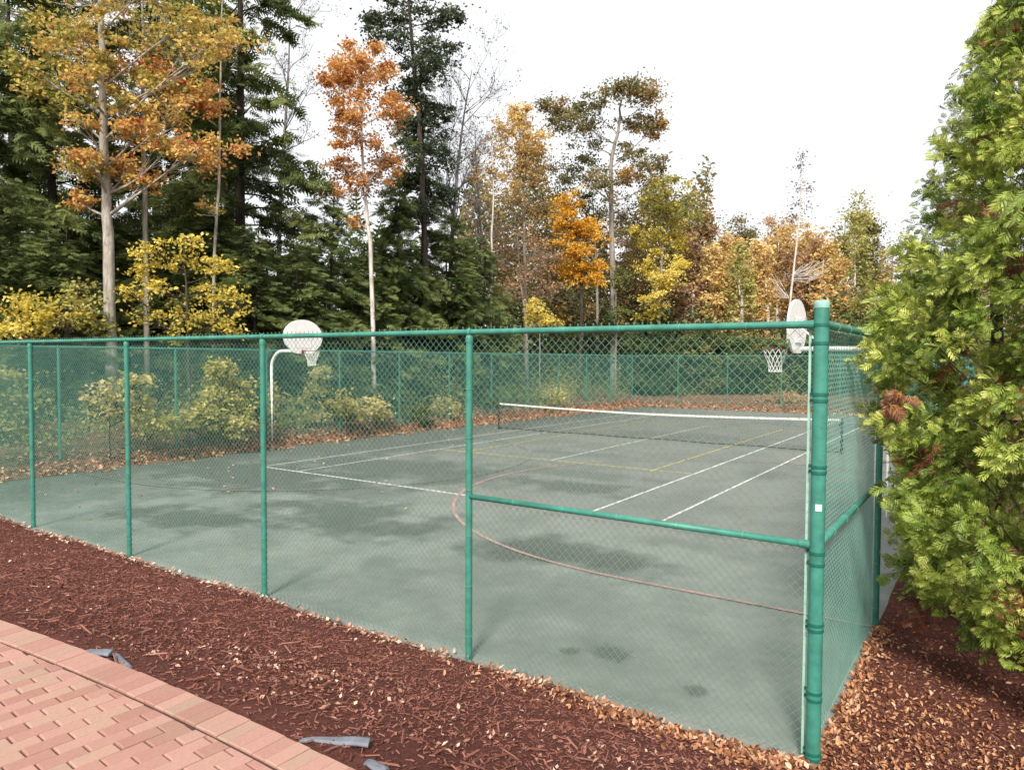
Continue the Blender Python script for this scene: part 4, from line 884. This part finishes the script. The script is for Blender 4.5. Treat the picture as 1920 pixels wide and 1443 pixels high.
# --- green understorey behind the far fence
for (px, D, top, lab) in ((1245, 49, 625, 'dark green bush behind the far fence below the yellow tree'), (1310, 49, 612, 'tallest dark green bush behind the far fence'), (1375, 49, 628, 'dark green bush behind far fence, left of the hoop net'),
                          (1430, 49, 640, 'green bush behind the right hoop net'), (1500, 49, 630, 'green bush beyond the far fence beside corner post'), (1205, 49, 640, 'reddish green bush by the far left court corner'), (1565, 49, 620, 'green bush right of the corner post beyond the court')):
    tree('bush', lab, 'shrub', 'bushes behind the far fence', D, [(px, 735), (px, 690), (px, top+20)], 0.05,
         [(px+rng.uniform(-26, 26), lerp(top+8, 735, f), 30, 16, 300, rng.uniform(.2, .75)) for f in np.linspace(0, 0.95, 9)], 0.17, M['greenleaf'], M['bark_dark'], sub=7, spread=0.4)
tree('bush', 'low rust coloured bush at the far end left of the corner post', 'shrub', 'bushes behind the far fence', 42.5, [(1445, 765), (1445, 755), (1445, 745)], 0.03,
     [(1430, 748, 26, 9, 200, .6), (1465, 745, 30, 11, 240, .7), (1500, 752, 22, 8, 150, .6)], 0.13, M['russet'], M['bark_dark'], sub=6, spread=0.5)
# --- yellow understorey on the wooded side
tree('small_tree', 'many stemmed small tree with bright yellow leaves behind the fence', 'tree', None, 22.5, [(355, 720), (352, 620), (350, 540), (345, 470)], 0.07,
     [(300, 470, 34, 18, 240, .85), (365, 455, 28, 18, 200, .85), (270, 500, 34, 20, 230, .75), (330, 500, 36, 20, 240, .75), (400, 500, 38, 20, 240, .75), (255, 550, 24, 22, 150, .75), (305, 545, 36, 22, 220, .65),
      (370, 545, 40, 22, 240, .65), (430, 550, 30, 22, 190, .6), (290, 590, 34, 20, 150, .5), (350, 595, 40, 20, 200, .5), (420, 595, 40, 20, 210, .55), (455, 575, 16, 20, 70, .6), (440, 620, 30, 16, 110, .5), (330, 630, 40, 16, 110, .4)],
     0.125, M['yellow'], M['bark_dark'], sub=9, leaf_flat=0.5, mul=1.25, spread=0.38)
for q, (lab, px, D, bl, mt) in enumerate((
    ('yellow green shrub above the fence at the left picture edge', 60, 20.5, [(40, 570, 40, 26, 210, .7), (85, 590, 40, 24, 210, .6), (130, 570, 36, 24, 130, .5), (20, 610, 40, 20, 190, .7), (70, 620, 50, 16, 210, .6), (150, 600, 30, 20, 110, .4)], 'yellow'),
    ('loose yellow shrub between the maple trunk and the left edge shrub', 165, 21, [(150, 545, 30, 24, 90, .6), (175, 575, 30, 20, 110, .5), (145, 610, 30, 18, 110, .5), (190, 620, 30, 18, 100, .4)], 'limeleaf'),
    ('yellow bush seen through the fence at the far left', 15, 18.6, [(5, 715, 36, 24, 220, .7), (25, 750, 40, 26, 190, .4), (10, 800, 44, 26, 150, .2), (-30, 760, 40, 40, 180, .5)], 'limeleaf'),
    ('large yellow green bush against the wooded fence left of the hoop pole', 415, 20.9, [(425, 690, 24, 22, 150, .6), (405, 725, 40, 20, 240, .65), (440, 730, 28, 22, 200, .6), (380, 765, 44, 20, 260, .6), (425, 770, 40, 22, 260, .6), (350, 790, 34, 18, 170, .5), (400, 800, 50, 18, 260, .45), (445, 795, 24, 18, 130, .55)], 'limeleaf'),
    ('pale leaved sapling bush behind the second fence bay from the left', 205, 18.6, [(200, 735, 30, 20, 90, .9), (225, 760, 26, 22, 80, .9), (190, 770, 24, 18, 60, .7), (265, 720, 30, 30, 140, .8), (255, 765, 30, 24, 120, .7), (290, 800, 30, 22, 120, .5)], 'limeleaf'),
    ('yellow green bush right behind the hoop pole', 535, 24.2, [(525, 755, 26, 18, 170, .7), (550, 785, 34, 18, 190, .6), (530, 800, 30, 14, 150, .5), (515, 730, 16, 14, 70, .6)], 'limeleaf'),
    ('yellow sprig bush below the fan backboard net', 597, 25.4, [(600, 705, 16, 20, 120, .7), (590, 740, 22, 18, 120, .6), (600, 785, 26, 16, 140, .9)], 'limeleaf'),
    ('low lime bush, first of three right of the backboard', 650, 25.2, [(645, 755, 26, 18, 200, .7), (660, 775, 24, 14, 150, .6)], 'limeleaf'),
    ('low golden bush, middle one of three right of the backboard', 705, 26.6, [(700, 760, 28, 18, 210, .85), (715, 775, 22, 12, 120, .8)], 'limeleaf'),
    ('low lime bush, last of three before the fourth fence post', 828, 30.4, [(825, 757, 22, 16, 190, .8), (845, 770, 20, 12, 120, .7)], 'limeleaf'),
    ('green weeds along the wooded fence below the middle posts', 775, 28.5, [(760, 785, 26, 12, 120, .3), (790, 770, 22, 16, 110, .4), (805, 790, 20, 8, 70, .4)], 'greenleaf'),
    ('tall weedy bush at the wooded fence near the net post', 1000, 37.0, [(985, 745, 24, 14, 130, .3), (1040, 740, 26, 16, 150, .7), (1010, 760, 30, 10, 110, .4)], 'limeleaf'))):
    p0 = max(e[1]+e[3] for e in bl)
    tree('bush', lab, 'shrub', 'yellowing bushes along the wooded side', D, [(px, p0+5), (px, p0-18), (px+3, min(e[1] for e in bl)+8)], 0.025, bl, 0.13, M[mt], M['bark_dark'], sub=8, leaf_flat=0.6, spread=0.42, mul=1.7 if q < 2 else 2.7)

# ------------------------------------------------------------------ arborvitae by the corner
SPT, SPF = [], []
def _sp(a, b, w):
    a = np.array(a, float); b = np.array(b, float); d = b-a; nn = np.array([-d[1], d[0], 0]); nn = nn/np.linalg.norm(nn)*w
    k = len(SPT); SPT.extend([tuple(a), tuple(a+d*0.5-nn+np.array([0, 0, 0.015])), tuple(b), tuple(a+d*0.5+nn-np.array([0, 0, 0.015]))]); SPF.append((k, k+1, k+2)); SPF.append((k, k+2, k+3))
_sp((0, 0, 0), (0, 1.0, -0.12), 0.042)
for q, tt in enumerate((0.16, 0.36, 0.55, 0.72)):
    L_ = (0.52, 0.55, 0.42, 0.28)[q]
    for s in (-1, 1): _sp((0, tt+0.04*s, 0), (s*L_*0.66, tt+0.04*s+L_*0.74, 0.05-0.07*q), 0.060)
SPTINT = np.array([v[1] for v in SPT])
def cedar(label, base, H, prof, seed, nclump, brown=0.05):
    r = np.random.default_rng(seed); t = empty('arborvitae_tree', base, label, 'tree', 'arborvitae beside the fence corner')
    gt = Geo(); zz = np.linspace(-0.1, H*0.96, 10); gt.tube(np.stack([0.04*np.sin(zz), 0.04*np.cos(zz*0.8), zz], -1), np.linspace(0.11, 0.012, 10), 8)
    pz, pr = np.array(prof).T; Cs, Xs, Ys, Zs, Ss, Ts = [], [], [], [], [], []
    for q in range(nclump):
        f = r.random(); z = pz[0]+(pz[-1]-pz[0])*f
        R0 = np.interp(z, pz, pr)
        if r.random() > 0.25+0.75*R0/pr.max(): continue
        az = r.uniform(0, 2*np.pi); lump = 1+0.16*math.sin(az*3+z*2.3+seed)+0.12*math.sin(az*5-z*3.7)
        rad = R0*lump*r.uniform(0.60, 1.0)**0.8*1.04
        d = np.array([math.cos(az), math.sin(az), 0]); c = d*rad+np.array([0, 0, z])
        if base[0]+c[0] < 0.10 and abs(base[1]) < 3.2: c[0] = 0.10-base[0]+r.uniform(0, 0.12)
        if q % 4 == 0: b0 = d*rad*0.55+np.array([0, 0, z-0.35*rad]); gt.tube(spline([b0, (b0+c)/2+np.array([0, 0, 0.05]), c], 4), np.linspace(0.006, 0.002, 4), 3, False)
        inner = rad < R0*lump*0.74
        br = r.random() < (brown*3 if inner else brown*0.8)
        ti = r.uniform(0.93, 1.02) if br else np.clip(r.normal(0.46, 0.16), 0.10, 0.66)
        cs = r.uniform(0.085, 0.145); n = int(r.uniform(24, 38)); hang = r.uniform(-0.75, 0.95)
        ax = d*0.8+np.array([0, 0, hang])+r.normal(0, 0.25, 3); c2 = c
        Y = unit(unit(ax)+r.normal(0, 0.42, (n, 3))); N_ = d*0.6+np.array([0, 0, 0.5])+r.normal(0, 0.42, (n, 3)); N_ = unit(N_-Y*(N_*Y).sum(-1, keepdims=True))
        Cs.append(c+unit(ax)*r.uniform(-0.12, 0.06, (n, 1))+r.normal(0, 0.06, (n, 3))); Ys.append(Y); Zs.append(N_); Xs.append(np.cross(Y, N_)); Ss.append(cs*r.uniform(0.65, 1.2, n)); Ts.append(np.full(n, ti) if br else ti+r.normal(0, 0.06, n))
    Cs, Xs, Ys, Zs, Ss, Ts = np.vstack(Cs), np.vstack(Xs), np.vstack(Ys), np.vstack(Zs), np.concatenate(Ss), np.concatenate(Ts)
    kk = (np.hypot(Cs[:, 0], Cs[:, 1]) < np.interp(Cs[:, 2], pz, pr)*1.3+0.04) & (Cs[:, 2] < pz[-1])
    gl = Geo(); gl.cards(SPT, SPF, Cs[kk], Xs[kk], Ys[kk], Zs[kk], Ss[kk], Ts[kk], vt=(SPTINT-0.5)*0.24)
    gt.obj('trunk', M['bark_dark'], t, True); gl.obj('crown', M['cedar'], t)
    return t
cedar('large bright green arborvitae filling the right edge of the picture', (1.50, 2.1, float(ground_z(1.5, 2.1))), 7.4,
      [(0.38, 0.75), (0.75, 1.08), (1.3, 1.22), (1.9, 1.25), (2.5, 1.40), (3.1, 1.38), (3.8, 1.06), (4.6, 0.80), (5.4, 0.56), (6.3, 0.34), (7.3, 0.05)], 4, 1200, 0.05)
cedar('narrower arborvitae behind the large one, its pointed tip against the sky', (0.98, 4.35, float(ground_z(1.0, 4.35))), 6.75,
      [(0.10, 0.75), (0.8, 0.95), (2.0, 1.0), (3.2, 0.95), (4.2, 0.80), (5.0, 0.62), (5.7, 0.42), (6.3, 0.22), (6.75, 0.03)], 17, 720, 0.04)
